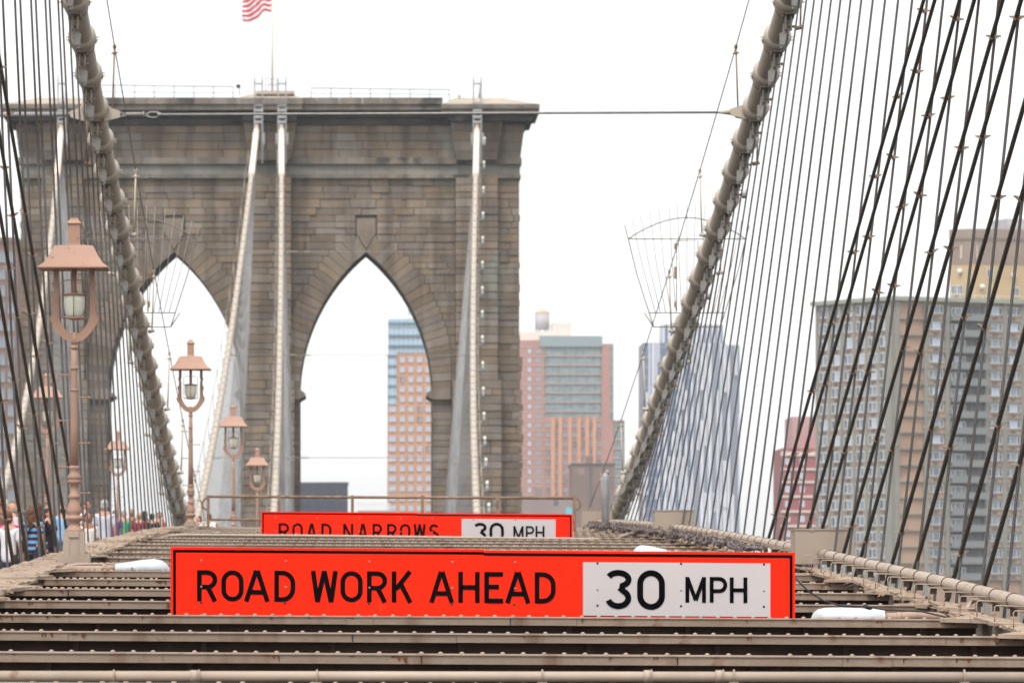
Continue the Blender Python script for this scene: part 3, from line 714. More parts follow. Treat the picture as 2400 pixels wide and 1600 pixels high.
# diagonal stays ---------------------------------------------------------
def clamp_mesh():
    b = MB(); b.ell((0, 0, 0), .036, .035, .026, 8, 5)
    for s in (-1, 1):
        b.prism([(s*.02, -.02), (s*.085, .014), (s*.06, .022), (s*.02, .02)], -.02, .02)
        b.prism([(s*.012, -.035), (s*.034, -.006), (s*.012, .032)], -.03, .03)
        b.cyl((s*.072, -.03, .014), (s*.072, .03, .014), .008, 6)
    return b.mesh('rope_clamp', [M['clamp']])
CLAMP = clamp_mesh()
def solve_de(xr, yr, Xt, Xb, Zt):
    lo, hi = 30.0, 130.0
    def err(de):
        xe = XV+F*Xb/de; ye = YH-F*zb(de)/de; u = (ye-yr)/(F*Zt); return xe+F*Xt*u-xr
    for _ in range(60):
        m = (lo+hi)/2
        if (err(lo) < 0) != (err(m) < 0): hi = m
        else: lo = m
    return (lo+hi)/2
def stay(k, de, Xt, Zt, label, group):
    Xb = CAB[k][1]; A = Vector((Xt, 1.0, Zt)); B = Vector((Xb, de, zb(de)-.2))
    pts = [A+(B-A)*(j/24) for j in range(25)]
    me, o0 = rope_mesh('stay_rope', pts, .024, M['stay'], 8)
    o = bpy.data.objects.new('stay_rope', me); link(o); o.location = o0; tag(o, label, 'stay rope', group)
    for d, kk, i in sus:
        if kk == k and 30 < d < de-1.0:
            p = A+(B-A)*((d-1)/(de-1)); top, bot = sus_pts(k, d); q = bot+(top-bot)*((p.z-bot.z)/(top.z-bot.z))
            c = (p+q)/2; s = YH-F*c.z/c.y
            if s < -60: continue
            e = bpy.data.objects.new('rope_clamp', CLAMP); link(e); e.parent = o; e.location = c-o0+Vector((0, R.uniform(-.02, .02), 0)); e.rotation_euler = (0, R.uniform(-.35, .35), R.uniform(-.3, .3))
rx = [1810, 1836, 1894, 1928, 1994, 2037, 2114, 2170, 2267, 2343, 2462, 2552]
for n, x in enumerate(rx):
    stay('or', solve_de(x, 1200, 9.58, 6.0, 33.0), 9.58, 33.0, 'dark slanting stay rope on the right, %s counted from the white sky gap' % nth(n+1), 'diagonal stay ropes on the right')
for n, x in enumerate([-29, 5, 40, 79, 112, 142, 172]):
    stay('ir', solve_de(x, 1130, -5.65, -4.2, 33.0), -5.65, 33.0, 'dark slanting stay rope at the left, %s from the left photo edge' % nth(n+1), 'diagonal stay ropes at the left')
# stays fanning down from the far tower
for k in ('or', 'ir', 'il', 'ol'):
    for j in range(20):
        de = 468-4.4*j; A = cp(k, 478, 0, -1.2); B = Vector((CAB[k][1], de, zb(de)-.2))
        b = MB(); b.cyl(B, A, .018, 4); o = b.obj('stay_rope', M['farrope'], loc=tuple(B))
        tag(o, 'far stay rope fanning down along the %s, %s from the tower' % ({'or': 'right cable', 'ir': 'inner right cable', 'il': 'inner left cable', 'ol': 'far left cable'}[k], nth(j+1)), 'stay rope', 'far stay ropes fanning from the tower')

# hand ropes above the cables ---------------------------------------------------------
def hand_rope(k, s, d0, d1, label, rw=.011):
    t = thing('hand_rope', cp(k, d0, s*.36, .2), label, 'hand rope', 'hand ropes above the main cables')
    ds = []; d = d0
    while d <= d1: ds.append(d); d += 9.144
    tops = [cp(k, d, s*.34, 1.1) for d in ds]
    b = MB(); pts = [cp(k, d0-9.144*2, s*.34, 1.1)]+tops
    b.tube(pts, rw, 5); b.obj('wire', M['wire'], t)
    for d, tp in zip(ds, tops):
        b = MB(); base = cp(k, d, s*.30, -.12); b.cyl(base, tp, .016 if d < 250 else .02, 6)
        b.cyl(base+Vector((-s*.08, 0, -.03)), base+Vector((s*.05, 0, 0)), .04, 6)
        b.ell(tp, .035, .03, .05, 6, 4); b.ell(tp-Vector((0, 0, .11)), .045, .03, .03, 6, 4); b.cyl(tp-Vector((.06, 0, .12)), tp-Vector((-.06, 0, .10)), .012, 5)
        b.obj('stanchion', M['rust'] if d < 115 else M['band'], t)
hand_rope('or', -1, 109.86, 172, 'thin hand rope on posts along the inner side of the right main cable')
hand_rope('or', 1, 104.1, 172, 'thin hand rope on posts along the outer side of the right main cable', .009)
hand_rope('ir', 1, 109.86, 172, 'thin hand rope on posts along the roadway side of the left main cable')
hand_rope('ir', -1, 113.3, 172, 'thin hand rope on posts along the walkway side of the left main cable', .009)
for k, s, lab in (('or', 1, 'far hand rope on the outer side of the right cable below the tower'), ('ir', -1, 'far hand rope left of the inner right cable below the tower'), ('il', -1, 'far hand rope left of the inner left cable below the tower')):
    hand_rope(k, s, 265, 474, lab, .02)

# necklace lights along the far right cable
def solve_far(k, y, dx=0, dz=0):
    lo, hi = 245.0, 478.0
    for _ in range(50):
        m = (lo+hi)/2; p = cp(k, m, dx, dz)
        if YH-F*p.z/p.y > y: lo = m
        else: hi = m
    return (lo+hi)/2
ny = [330, 386, 446, 506, 563, 621, 681, 737, 796, 857, 917, 976, 1033, 1084, 1138, 1190]
proto = None
for i, y in enumerate(ny):
    d = solve_far('or', y, .62, .95); p = cp('or', d, .62, .95)
    t = thing('necklace_light', p, 'small white necklace light beside the far right cable, %s from the top' % nth(i+1), 'light', 'necklace lights along the far right cable')
    if proto is None:
        b = MB(); b.ell((0, 0, .16), .10, .10, .14, 8, 5); MB_ = b.mesh('globe', [M['globe']]); b = MB(); b.cyl((0, 0, -.36), (0, 0, .02), .09, 8); b.cyl((-.3, 0, -.3), (0, 0, -.3), .03, 5); proto = (MB_, b.mesh('housing', [M['steel']]))
    for nm, me in (('globe', proto[0]), ('housing', proto[1])):
        o = bpy.data.objects.new(nm, me); link(o); o.parent = t

for px, py, d, lab in ((1744, 452, 117, 'white light box on the right main cable, upper one'), (1661, 690, 126, 'white light box on the right main cable, lower one')):
    c = P(px, py, d); t = thing('necklace_light', c, lab, 'light', 'light boxes on the near right cable')
    b = MB(); b.cyl(c-Vector((0, 0, .075)), c+Vector((0, 0, .085)), .045, 10); b.obj('housing', M['lum'], t)
    b = MB(); b.cyl(c-Vector((0, 0, .105)), c-Vector((0, 0, .07)), .038, 10); b.cyl(c+Vector((-.14, 0, .05)), c+Vector((0, 0, .05)), .012, 6); b.obj('bracket', M['dark'], t)
# tie rods between the cables ---------------------------------------------------------
d = 109.86; zt = zc(d)-.10; a = Vector((xi(d, 1)+.16, d, zt)); c = Vector((xo(d, 1)-.16, d, zt+.04))
t = thing('tie_rod', a, 'horizontal tie rope with turnbuckle crossing between the two near main cables', 'tie rod')
b = MB(); b.cyl(a+Vector((.98, 0, 0)), c-Vector((.25, 0, 0)), .022, 8); b.obj('rope', M['socket'], t)
b = MB(); lug = lambda p, s: b.hexa([(p.x, d-.06, p.z-.13), (p.x+s*.28, d-.05, p.z-.05), (p.x+s*.28, d+.05, p.z-.05), (p.x, d+.06, p.z-.13), (p.x, d-.06, p.z+.15), (p.x+s*.28, d-.05, p.z+.06), (p.x+s*.28, d+.05, p.z+.06), (p.x, d+.06, p.z+.15)])
lug(a, 1); lug(c, -1); b.obj('lug', M['band'], t)
b = MB(); x = a.x+.28
for zz in (-.045, .045): b.bar((x-.02, d, zt+zz), (x+.12, d, zt), .03, .03)
b.cyl((x+.1, d, zt), (x+.42, d, zt+.005), .04, 8); b.cyl((x+.40, d, zt), (x+.43, d, zt), .055, 8)
for zz in (-.05, .05): b.bar((x+.43, d, zt), (x+.55, d, zt+zz), .025, .03); b.bar((x+.55, d, zt+zz), (x+.68, d, zt+zz*.8), .025, .03)
b.cyl((x+.66, d, zt), (x+.74, d, zt), .05, 8, r2=.025); b.obj('turnbuckle', M['socket'], t)
b = MB(); q = Vector((c.x-.28, d, c.z)); b.cyl(q, q-Vector((.22, 0, 0)), .05, 8, r2=.022); b.obj('end_socket', M['band'], t)
a = Vector((xi(d, 1)-.16, d, zt)); c = Vector((xi(d, -1)+.2, d, zt))
t = thing('tie_rod', a, 'thick pale tie bar running left from the left main cable', 'tie rod')
b = MB(); b.cyl(a-Vector((.28, 0, 0)), c, .045, 10); b.obj('rod', M['steel'], t)
b = MB(); lug(a, -1); b.obj('lug', M['band'], t)
for y, lab in ((590, 'thin far tie wire level with the arch tips'), (832, 'thin far tie wire crossing the arches above the corbels'), (1072, 'thin far tie wire crossing low behind the right arch')):
    for k1, k2, sfx in (('ir', 'or', ''), ('il', 'ir', ', short run between the inner cables')):
        d = solve_far('ir', y); a = cp(k1, d); c = cp(k2, d); b = MB(); b.cyl(a, c, .02, 5)
        for s_ in (.05, .12): b.cyl(a+(c-a)*s_, a+(c-a)*(s_+.04), .045, 5)
        tag(b.obj('tie_rod', M['socket'], loc=tuple(a)), lab+sfx, 'tie rod')

# climb guards (fan shaped) ---------------------------------------------------------
def fan(cx_px, d, label, mirror, k=1.0, y0=0, door=True):
    t = thing('climb_guard', P(cx_px, 766+y0, d), label, 'climb guard', 'fan shaped climb guards on the cables')
    def Q(x, y): return P(cx_px+mirror*x*k, 640+(y-640)*k+y0, d)
    r = .012; b = MB(); b2 = MB()
    for x0, yt, x1 in ((-146, 529, -89), (-128, 517, -74), (-109, 505, -62), (-87, 495, -50), (-66, 489, -38), (-42, 481, -25), (-22, 480, -12), (0, 479, 0), (20, 480, 12), (42, 481, 25), (66, 486, 38), (87, 495, 50), (109, 505, 62), (128, 517, 74), (146, 529, 89)):
        if abs(x0) == 146:
            b.tube([Q(x0, yt), Q(x0*.94, 560), Q(x0*.81, 640), Q(x1, 732), Q(78 if x0 > 0 else -78, 766)], r, 5)
        else: b2.tube([Q(x0, yt), Q(x0*.82, 620), Q(x1, 733)], r*.6, 4)
    b.tube([Q(-137+274*i/16, 560-50*math.sin(pi*i/16)**.9) for i in range(17)], r, 5)
    for a, c, y in ((-135, 137, 560), (-89, 90, 733), (-78, 78, 766)): b.tube([Q(a, y), Q(c, y)], r, 5)
    b.tube([Q(-100, 733), Q(-78, 766)], r, 5)
    b.obj('frame', M['wire'], t); b2.obj('bars', M['socket'], t)
    if door:
        b = MB(); b.tube([Q(-24, 564), Q(26, 564), Q(26, 728), Q(-24, 728), Q(-24, 564)], r*.8, 5); b.obj('gate', M['wire'], t)
        b = MB()
        for yy in (577, 632, 646, 713): b.box(*sorted((Q(-30, yy).x, Q(-24, yy).x)), d-.03, d+.03, Q(0, yy+7).z, Q(0, yy-7).z)
        b.obj('hinges', M['rust'], t)
fan(1610, 127.7, 'wire fan climb guard on the right main cable against white sky', 1)
fan(322, 127.7, 'wire fan climb guard on the left main cable before the left arch', -1)
for k, yy, lab in (('or', 1110, 'small far climb guard low on the far right cable'), ('ir', 1110, 'small far climb guard low on the inner right cable')):
    d = solve_far(k, yy); p = cp(k, d); fan(XV+F*p.x/d, d, lab, 1, 127.7/d, yy-640+20*127.7/d, False)

# steel post at the foot of the right hand rope
d = 142; t = thing('steel_post', P(1419, 1250, d), 'pale round-topped steel post in front of the brown brick building', 'post')
b = MB(); c = P(1419, 1250, d); h = PZ(1108, d)-c.z; b.lathe([(.085, 0), (.085, h-.12), (.075, h-.06), (.04, h), (0, h+.005)], 12, c); b.obj('shaft', M['steel'], t)
b = MB(); b.ell(c+Vector((.05, 0, h+.02)), .05, .05, .05, 8, 5); b.obj('ball', M['steel'], t)

# ------------------------------------------------------------------ lamps on the walkway
def make_lamp():
    root = thing('street_lamp', (0, 0, 0), '', 'street lamp', 'terracotta lamps along the walkway')
    hp = .5
    b = MB(); q = math.sqrt(2)
    b.lathe([(w*q/2, z) for w, z in ((.866, 3.60), (.866, 3.615), (.74, 3.665), (.625, 3.74), (.54, 3.82), (.475, 3.885), (.19, 3.90))], 4, mi=0, smooth=False, phase=hp)
    b.obj('roof', M['lamp'], root, local=True)
    b = MB(); b.lathe([(w*q/2, z) for w, z in ((.165, 3.895), (.150, 3.90), (.144, 3.92), (.144, 4.155), (.178, 4.165), (.178, 4.175), (.10, 4.225), (.10, 4.24), (.02, 4.245))], 4, smooth=False, phase=hp)
    b.obj('chimney', M['lamp'], root, local=True)
    b = MB()
    for s in (-1, 1):
        out = [(.255, 3.60), (.255, 3.44), (.278, 3.41), (.25, 3.36), (.255, 3.28), (.275, 3.24), (.29, 3.21), (.262, 3.17), (.265, 3.08), (.285, 3.03), (.307, 2.985), (.285, 2.93), (.235, 2.85), (.17, 2.77), (.10, 2.715), (.0, 2.69)]
        inn = [(.195, 3.60), (.195, 3.42), (.215, 3.39), (.197, 3.36), (.195, 3.2), (.195, 3.1), (.190, 3.0), (.165, 2.93), (.12, 2.86), (.06, 2.81), (.0, 2.795)]
        poly = [(s*x, z) for x, z in out]+[(s*x, z) for x, z in reversed(inn)]
        # split into quads between matched samples so no concave caps misfold
        def samp(pl, n):
            L = [0]
            for a, c in zip(pl[:-1], pl[1:]): L.append(L[-1]+math.hypot(c[0]-a[0], c[1]-a[1]))
            r_ = []
            for i in range(n+1):
                u = L[-1]*i/n; j = max(q_ for q_ in range(len(L)) if L[q_] <= u+1e-9); j = min(j, len(pl)-2)
                f = (u-L[j])/(L[j+1]-L[j]); r_.append((pl[j][0]+(pl[j+1][0]-pl[j][0])*f, pl[j][1]+(pl[j+1][1]-pl[j][1])*f))
            return r_
        A, B = samp(out, 30), samp(inn, 30)
        for i in range(30): b.prism([(s*A[i][0], A[i][1]), (s*A[i+1][0], A[i+1][1]), (s*B[i+1][0], B[i+1][1]), (s*B[i][0], B[i][1])], -.028, .028)
    b.cyl((0, 0, 2.64), (0, 0, 2.82), .035, 8); b.obj('bracket', M['lamp'], root, local=True)
    b = MB(); b.cyl((0, 0, 3.27), (0, 0, 3.62), .03, 8); b.lathe([(.03, 3.31), (.135, 3.292), (.135, 3.275), (.03, 3.27)], 14); b.obj('stem', M['lamp'], root, local=True)
    b = MB(); b.lathe([(.125, 3.275), (.130, 3.2), (.127, 3.12), (.11, 3.04), (.085, 3.005), (0, 3.0)], 14); g = b.obj('globe', M['globe'], root, local=True)
    b = MB()
    for s in (-1, 1):
        b.tube([(s*.148, 0, 3.0), (s*.148, 0, 3.44), (s*.11, 0, 3.465), (0, 0, 3.468)], .006, 5)
        b.tube([(0, s*.148, 3.0), (0, s*.148, 3.44), (0, s*.11, 3.465), (0, 0, 3.468)], .006, 5)
    for z in (3.0, 3.285): b.tube([(math.cos(a)*.148, math.sin(a)*.148, z) for a in [2*pi*i/14 for i in range(14)]], .007, 5, closed=True)
    b.lathe([(.02, 2.97), (.1, 2.985), (.1, 2.997), (0, 3.0)], 10); b.obj('wire_cage', M['lamp'], g, local=True)
    b = MB(); b.lathe([(.056, 1.13), (.048, 1.7), (.040, 2.3), (.037, 2.66)], 14)
    for z in (2.63, 2.37, 2.10): b.lathe([(.036, z-.02), (.052, z-.012), (.052, z+.012), (.036, z+.02)], 14)
    b.obj('pole', M['lamppole'], root, local=True)
    b = MB()
    for z, s in ((2.29, -1), (2.01, 1), (1.72, -1), (1.44, 1), (1.144, -1), (.82, 1)):
        b.cyl((0, 0, z), (s*.18, 0, z), .009, 6); b.ell((s*.185, 0, z), .015, .015, .017, 6, 4)
    b.obj('rungs', M['lamppole'], root, local=True)
    b = MB()
    b.lathe([(.056, 1.16), (.067, 1.15), (.067, 1.12), (.060, 1.11), (.060, 1.06), (.085, 1.03), (.085, 1.0), (.072, .99), (.084, .975), (.084, .945), (.054, .93), (.05, .81), (.070, .80), (.074, .765), (.06, .75), (.055, .735), (.072, .68), (.088, .61), (.088, .575), (.065, .545), (.075, .54), (.108, .525), (.114, .505), (.10, .48), (.062, .455), (.06, .43), (.085, .39), (.118, .36), (.118, .345), (.03, .34)], 18)
    b.obj('base_column', M['lamppole'], root, local=True)
    b = MB(); b.box(-.133, .133, -.133, .133, .07, .345); b.box(-.2, .2, -.2, .2, -.35, .07)
    b.box(-.065, .065, -.155, -.133, .27, .335); b.box(-.063, -.05, -.142, -.133, .08, .27); b.box(.05, .063, -.142, -.133, .08, .27)
    b.obj('pedestal', M['lampbase'], root, local=True)
    return root
LP = make_lamp()
lampspec = [(77, 174, 1303, 'nearest tall terracotta lamp before the left tower pier'), (132, 447, 0, 'terracotta lamp standing clear against the left arch sky'), (179, 547, 0, 'third lamp of the roadway side row, before the tower centre pier'), (223, 603, 0, 'farthest lamp of the roadway side row, right beside the inner cable'), (158, 111, 0, 'nearest lamp of the far walkway side, just left of the tallest lamp'), (209, 276, 0, 'small distant lamp of the far walkway side, right of the tallest lamp')]
ytop = {77: 510, 132: 796, 179: 948, 223: 1049, 158: 874, 209: 1009}
for i, (d, px, yb, lab) in enumerate(lampspec):
    o = LP if i == 0 else copy_tree(LP)
    z = PZ(ytop[d], d)-4.245
    o.location = (PX(px, d), d, z); o['label'] = lab

# ------------------------------------------------------------------ stone tower
def TX(px): return PX(px, DT)
def TZ(py): return PZ(py, DT)
TW = thing('bridge_tower', (TX(633), DT+7, -44), 'massive grey brown stone bridge tower with two pointed arches', 'bridge tower')
RA, CA, SPR, HW = 437.0, 282.0, 925.0, 155.0
def arch_in(y): return math.sqrt(max(0, RA*RA-(SPR-y)**2))-CA        # half opening at height y (px)
def arch_out(y): return min(200, math.sqrt(max(0, (RA+56)**2-(SPR-y)**2))-CA)
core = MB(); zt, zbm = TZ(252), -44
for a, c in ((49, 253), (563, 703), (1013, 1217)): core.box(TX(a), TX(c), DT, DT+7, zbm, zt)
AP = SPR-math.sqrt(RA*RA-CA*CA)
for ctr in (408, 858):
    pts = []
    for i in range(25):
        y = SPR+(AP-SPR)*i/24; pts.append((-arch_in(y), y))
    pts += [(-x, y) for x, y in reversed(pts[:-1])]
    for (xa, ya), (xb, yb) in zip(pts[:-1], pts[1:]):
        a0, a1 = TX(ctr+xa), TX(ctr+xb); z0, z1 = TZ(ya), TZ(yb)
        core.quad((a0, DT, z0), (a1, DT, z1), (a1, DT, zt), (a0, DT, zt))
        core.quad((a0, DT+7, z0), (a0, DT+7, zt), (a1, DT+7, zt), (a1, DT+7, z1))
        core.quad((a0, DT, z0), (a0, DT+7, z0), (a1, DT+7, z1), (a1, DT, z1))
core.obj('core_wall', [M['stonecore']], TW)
# courses of rusticated blocks
ys = [418.0]
while ys[-1] < 1300: ys.append(ys[-1]+R.choice([14.5, 16, 17, 18.5, 20.5]))
fac = MB(); fac_left, fac_right, fac_arch = MB(), MB(), {408: MB(), 858: MB()}; ring = {408: MB(), 858: MB()}
def blocks(bm, xa, xb, ya, yb, prot, wmin, wmax, rough=.05, gap=.022):
    x = xa
    while x < xb-1:
        w = R.uniform(wmin, wmax)
        if xb-(x+w) < wmin*.6: w = xb-x
        a, c = TX(x)+gap, TX(x+w)-gap
        if c > a:
            p = prot+R.uniform(0, rough); q = [R.uniform(-.02, .02) for _ in range(4)]
            z0, z1 = TZ(yb)+gap, TZ(ya)-gap
            bm.hexa([(a, DT-p+q[0], z0), (c, DT-p+q[1], z0), (c, DT+.02, z0), (a, DT+.02, z0), (a, DT-p+q[2], z1), (c, DT-p+q[3], z1), (c, DT+.02, z1), (a, DT+.02, z1)])
        x += w
pil = {99: MB(), 583: MB(), 1067: MB()}
for ya, yb in zip(ys[:-1], ys[1:]):
    ym = (ya+yb)/2
    wid = 8 if ym > 887 else 0
    for pa, pb in ((99, 199), (583, 683), (1067, 1167)):
        e = R.uniform(-2, 2)
        pil_gap = .022; blocks(pil[pa], pa-wid, pb+wid, ya, yb, 1.0+(.18 if wid else 0), 38, 66, .12)
    for pa, pb in ((49, 99-wid), (1167+wid, 1217)):
        j = R.uniform(-2.5, 3.5)+(7 if ym > 905 else (5 if ym > 830 else 0))
        blocks(fac_left if pa < 600 else fac_right, pa-(j if pa < 60 else 0), pb+(j if pb > 1200 else 0), ya, yb, .1, 24, 60, .14)
    for ctr, pa, pb in ((408, 199, 583), (858, 683, 1067)):
        pa += wid; pb -= wid; fac = fac_arch[ctr]
        if yb <= 553 or (ya < 553 < yb):
            if ya < 512:
                if yb < 512: blocks(fac, pa, pb, ya, yb, .05, 35, 80, .16)
                else: blocks(fac, pa, ctr-25, ya, yb, .05, 35, 80, .14); blocks(fac, ctr+25, pb, ya, yb, .05, 35, 80, .14)
            else: blocks(fac, pa, ctr-25, ya, yb, .05, 35, 80, .14); blocks(fac, ctr+25, pb, ya, yb, .05, 35, 80, .14)
        elif yb < SPR+12:
            o = arch_out(min(yb, SPR)) if ya < SPR else 200
            o_ = max(o, 24)
            if ctr-o_-pa > 3: blocks(fac, pa, ctr-o_, ya, yb, .05, 30, 75, .12)
            if pb-ctr-o_ > 3: blocks(fac, ctr+o_, pb, ya, yb, .05, 30, 75, .12)
            for s in (-1, 1):
                o1 = max(arch_out(ya), 22); o2 = max(arch_out(min(yb, SPR)), 22)
                def ir(ox, y):
                    dx, dz = ox+CA, SPR-y; l = math.hypot(dx, dz); return (dx/l*RA-CA, SPR-dz/l*RA)
                p1, p2 = ir(o1, ya), ir(o2, min(yb, SPR))
                if p1[0] < 0: p1 = (0, AP)
                poly = [p1, (o1, ya), (o2, ya) if o2 > o1 else (o1, ya), (o2, min(yb, SPR)), p2]
                # shrink towards the centre for the joint
                cx = sum(p[0] for p in poly)/5; cy = sum(p[1] for p in poly)/5
                poly = [(cx+(x-cx)*.965, cy+(y-cy)*.93) for x, y in poly]
                pp = [(TX(ctr+s*x), TZ(y)) for x, y in poly]
                pr = .16+R.uniform(0, .05); ring[ctr].prism(pp, DT-pr, DT+.3)
        else:
            for xa, xb in ((pa, ctr-HW), (ctr+HW, pb)): 
                if xb-xa > 4: blocks(fac, xa, xb, ya, yb, .05, 30, 70, .1)
for q_ in (fac_left, fac_right, fac_arch[408], fac_arch[858]): q_.obj('stone_facing', M['stone'], TW)
for q_ in pil.values(): q_.obj('pilaster_facing', M['stone'], TW)
for ctr in (408, 858):
    yk = min(y for y in ys if y >= 553); ox = max(arch_out(yk), 22); l_ = math.hypot(ox+CA, SPR-yk); pin = (max(1.5, (ox+CA)/l_*RA-CA), SPR-(SPR-yk)/l_*RA)
    for s in (-1, 1): ring[ctr].prism([(TX(ctr+s*x), TZ(y)) for x, y in [(.5, 588), (22.5, 549), (25.5, yk+.5), (ox-1, yk+.8), (pin[0]-.5, pin[1]-.5), (1, AP)]], DT-.18, DT+.3)
for q_ in ring.values(): q_.obj('arch_ring', M['stone'], TW)
for ctr in (408, 858):
    b = MB(); k = [(-22, 512), (22, 512), (22, 546), (0, 584), (-22, 546)]
    b.prism([(TX(ctr+x), TZ(y)) for x, y in k], DT-.24, DT+.2)
    b.prism([(TX(ctr+x*.6), TZ(540+(y-540)*.68)) for x, y in k], DT-.28, DT-.24); b.obj('keystone', M['stonepale'], TW)
    for s in (-1, 1):
        b = MB(); poly = [(178, 911), (HW, 911), (HW-13, 922), (HW-13, 928), (HW, 936), (178, 936)]
        for (xa, ya), (xb, yb) in [((0, 0), (0, 0))]: pass
        b.prism([(TX(ctr+s*x), TZ(y)) for x, y in [(198, 911), (HW+1, 911), (HW-13, 922), (HW-13, 928), (HW+1, 936), (198, 936)]], DT-.55, DT+7.1)
        b.obj('corbel', M['stone'], TW)
# string courses, cornice, caps
def layer(name, m, lv, prot, hw_, splits=9, back=7.5):
    b = MB(); y0, y1 = lv; xa, xb = 633-hw_, 633+hw_
    cuts = [xa]
    while cuts[-1] < xb: cuts.append(min(xb, cuts[-1]+R.uniform(34, 60)))
    if cuts[-1]-cuts[-2] < 14: cuts.pop(-2)
    for a, c in zip(cuts[:-1], cuts[1:]): b.box(TX(a)+.012, TX(c)-.012, DT-prot+R.uniform(-.02, .02), DT+back, TZ(y1)+.012, TZ(y0)-.012)
    return b.obj(name, m, TW)
layer('cornice', M['cornice'], (234, 250), 2.3, 404); layer('cornice', M['cornice'], (250, 263), 2.1, 404); layer('cornice', M['cornice'], (252, 264), 1.9, 628)
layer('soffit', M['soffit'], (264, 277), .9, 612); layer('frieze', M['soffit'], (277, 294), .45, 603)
layer('string_course', M['cornice'], (370, 386), .55, 590); layer('string_band', M['greystring'], (386, 410), .28, 586); layer('string_course', M['cornice'], (410, 419), .5, 588)
for pa, pb in ((199, 583), (683, 1067)):
    b = MB()
    for y0, y1 in ((294, 312), (312, 331), (331, 351), (351, 370)): blocks(b, pa, pb, y0, y1, .2, 55, 110, .05)
    b.obj('upper_facing', M['stone'], TW)
for ctr, end in ((149, -1), (633, 0), (1117, 1)):
    b = MB()     # flared capital of each pilaster
    rows = [(288, 62), (310, 59), (333, 56), (356, 52), (378, 49)]
    for (y0, w0), (y1, w1) in zip(rows[:-1], rows[1:]):
        for f0, f1 in ((-1, -.15), (-.15, 1)):
            b.hexa([(TX(ctr+w1*f0)+.02, DT-1.15, TZ(y1)+.02), (TX(ctr+w1*f1)-.02, DT-1.15, TZ(y1)+.02), (TX(ctr+w1*f1)-.02, DT+1, TZ(y1)+.02), (TX(ctr+w1*f0)+.02, DT+1, TZ(y1)+.02),
                    (TX(ctr+w0*f0)+.02, DT-1.3, TZ(y0)-.02), (TX(ctr+w0*f1)-.02, DT-1.3, TZ(y0)-.02), (TX(ctr+w0*f1)-.02, DT+1, TZ(y0)-.02), (TX(ctr+w0*f0)+.02, DT+1, TZ(y0)-.02)])
        if end:      # the flared outer flank
            x0, x1 = 633+end*(598-(y0-288)*.13), 633+end*(598-(y1-288)*.13); xi_ = ctr+end*w0
            lo0, hi0 = sorted((xi_, x0)); lo1, hi1 = sorted((ctr+end*w1, x1))
            b.hexa([(TX(lo1)+.02, DT-.3, TZ(y1)+.02), (TX(hi1)-.02, DT-.3, TZ(y1)+.02), (TX(hi1)-.02, DT+7.3, TZ(y1)+.02), (TX(lo1)+.02, DT+7.3, TZ(y1)+.02),
                    (TX(lo0)+.02, DT-.42, TZ(y0)-.02), (TX(hi0)-.02, DT-.42, TZ(y0)-.02), (TX(hi0)-.02, DT+7.3, TZ(y0)-.02), (TX(lo0)+.02, DT+7.3, TZ(y0)-.02)])
    b.obj('capital', M['stone'], TW)
    b = MB(); wl, wr = (78, 78) if not end else ((146, 84) if end < 0 else (84, 146))   # projecting cornice block over the pilaster
    lv_ = ((237, 252, 3.0, 0), (252, 264, 2.85, 2)) if not end else ((251, 262, 3.0, 0), (262, 271, 2.8, 1))
    for (y0, y1, p, sh) in lv_:
        b.box(TX(ctr-wl+sh+.5), TX(ctr+wr-sh-.5), DT-p, DT+8.3, TZ(y1)+.01, TZ(y0)-.01)
    b.obj('cornice_block', M['cornice'], TW)
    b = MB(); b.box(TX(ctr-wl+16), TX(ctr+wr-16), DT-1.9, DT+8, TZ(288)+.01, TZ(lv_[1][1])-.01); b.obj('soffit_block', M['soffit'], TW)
    b = MB(); yt = 227 if end else 219; il, ir_ = (50, 60)
    if end < 0: il, ir_ = 60, 50
    if not end: il, ir_ = 50, 50
    wl2, wr2 = wl+(1 if end >= 0 else -1), wr
    yq = 251 if end else 237
    b.hexa([(TX(ctr-wl), DT-2.95, TZ(yq)), (TX(ctr+wr), DT-2.95, TZ(yq)), (TX(ctr+wr), DT+8.3, TZ(yq)), (TX(ctr-wl), DT+8.3, TZ(yq)), (TX(ctr-il), DT+1, TZ(yt)), (TX(ctr+ir_), DT+1, TZ(yt)), (TX(ctr+ir_), DT+5, TZ(yt)), (TX(ctr-il), DT+5, TZ(yt))])
    if not end: b.box(TX(600), TX(690), DT-1.2, DT+6, TZ(224), TZ(216))
    b.obj('cap', M['cap'], TW)
    for px in ((607, 662) if not end else (ctr,)):       # steel guide frame where a cable enters
        g = thing('cable_guide', (TX(px), DT-2.2, TZ(300)), 'grey ladder-like steel guide above the %s' % {149: 'far left cable on the tower', 607: 'inner left cable on the tower', 662: 'inner right cable on the tower', 1117: 'right cable on the tower'}[px], 'steel frame', 'steel guides on the tower top')
        f = MB(); y_ = DT-2.9
        for s in (-9, 9):
            f.box(TX(px+s-1.8), TX(px+s+1.8), y_, y_+.12, TZ(390), TZ(193+(abs(s)-9))); f.box(TX(px+s-1), TX(px+s+1), y_+.02, y_+.1, TZ(193), TZ(182))
        f.obj('post', M['steel'], g)
        f = MB()
        for yy, h in ((204, 2), (251, 5), (266, 3), (281, 3), (293, 3)): f.box(TX(px-10), TX(px+10), y_-.06, y_+.05, TZ(yy+h), TZ(yy-h))
        for s in (-12, 12): f.box(TX(px+s-3), TX(px+s+3), y_-.05, y_+.2, TZ(346), TZ(318))
        f.obj('crossbar', M['steel'], g)
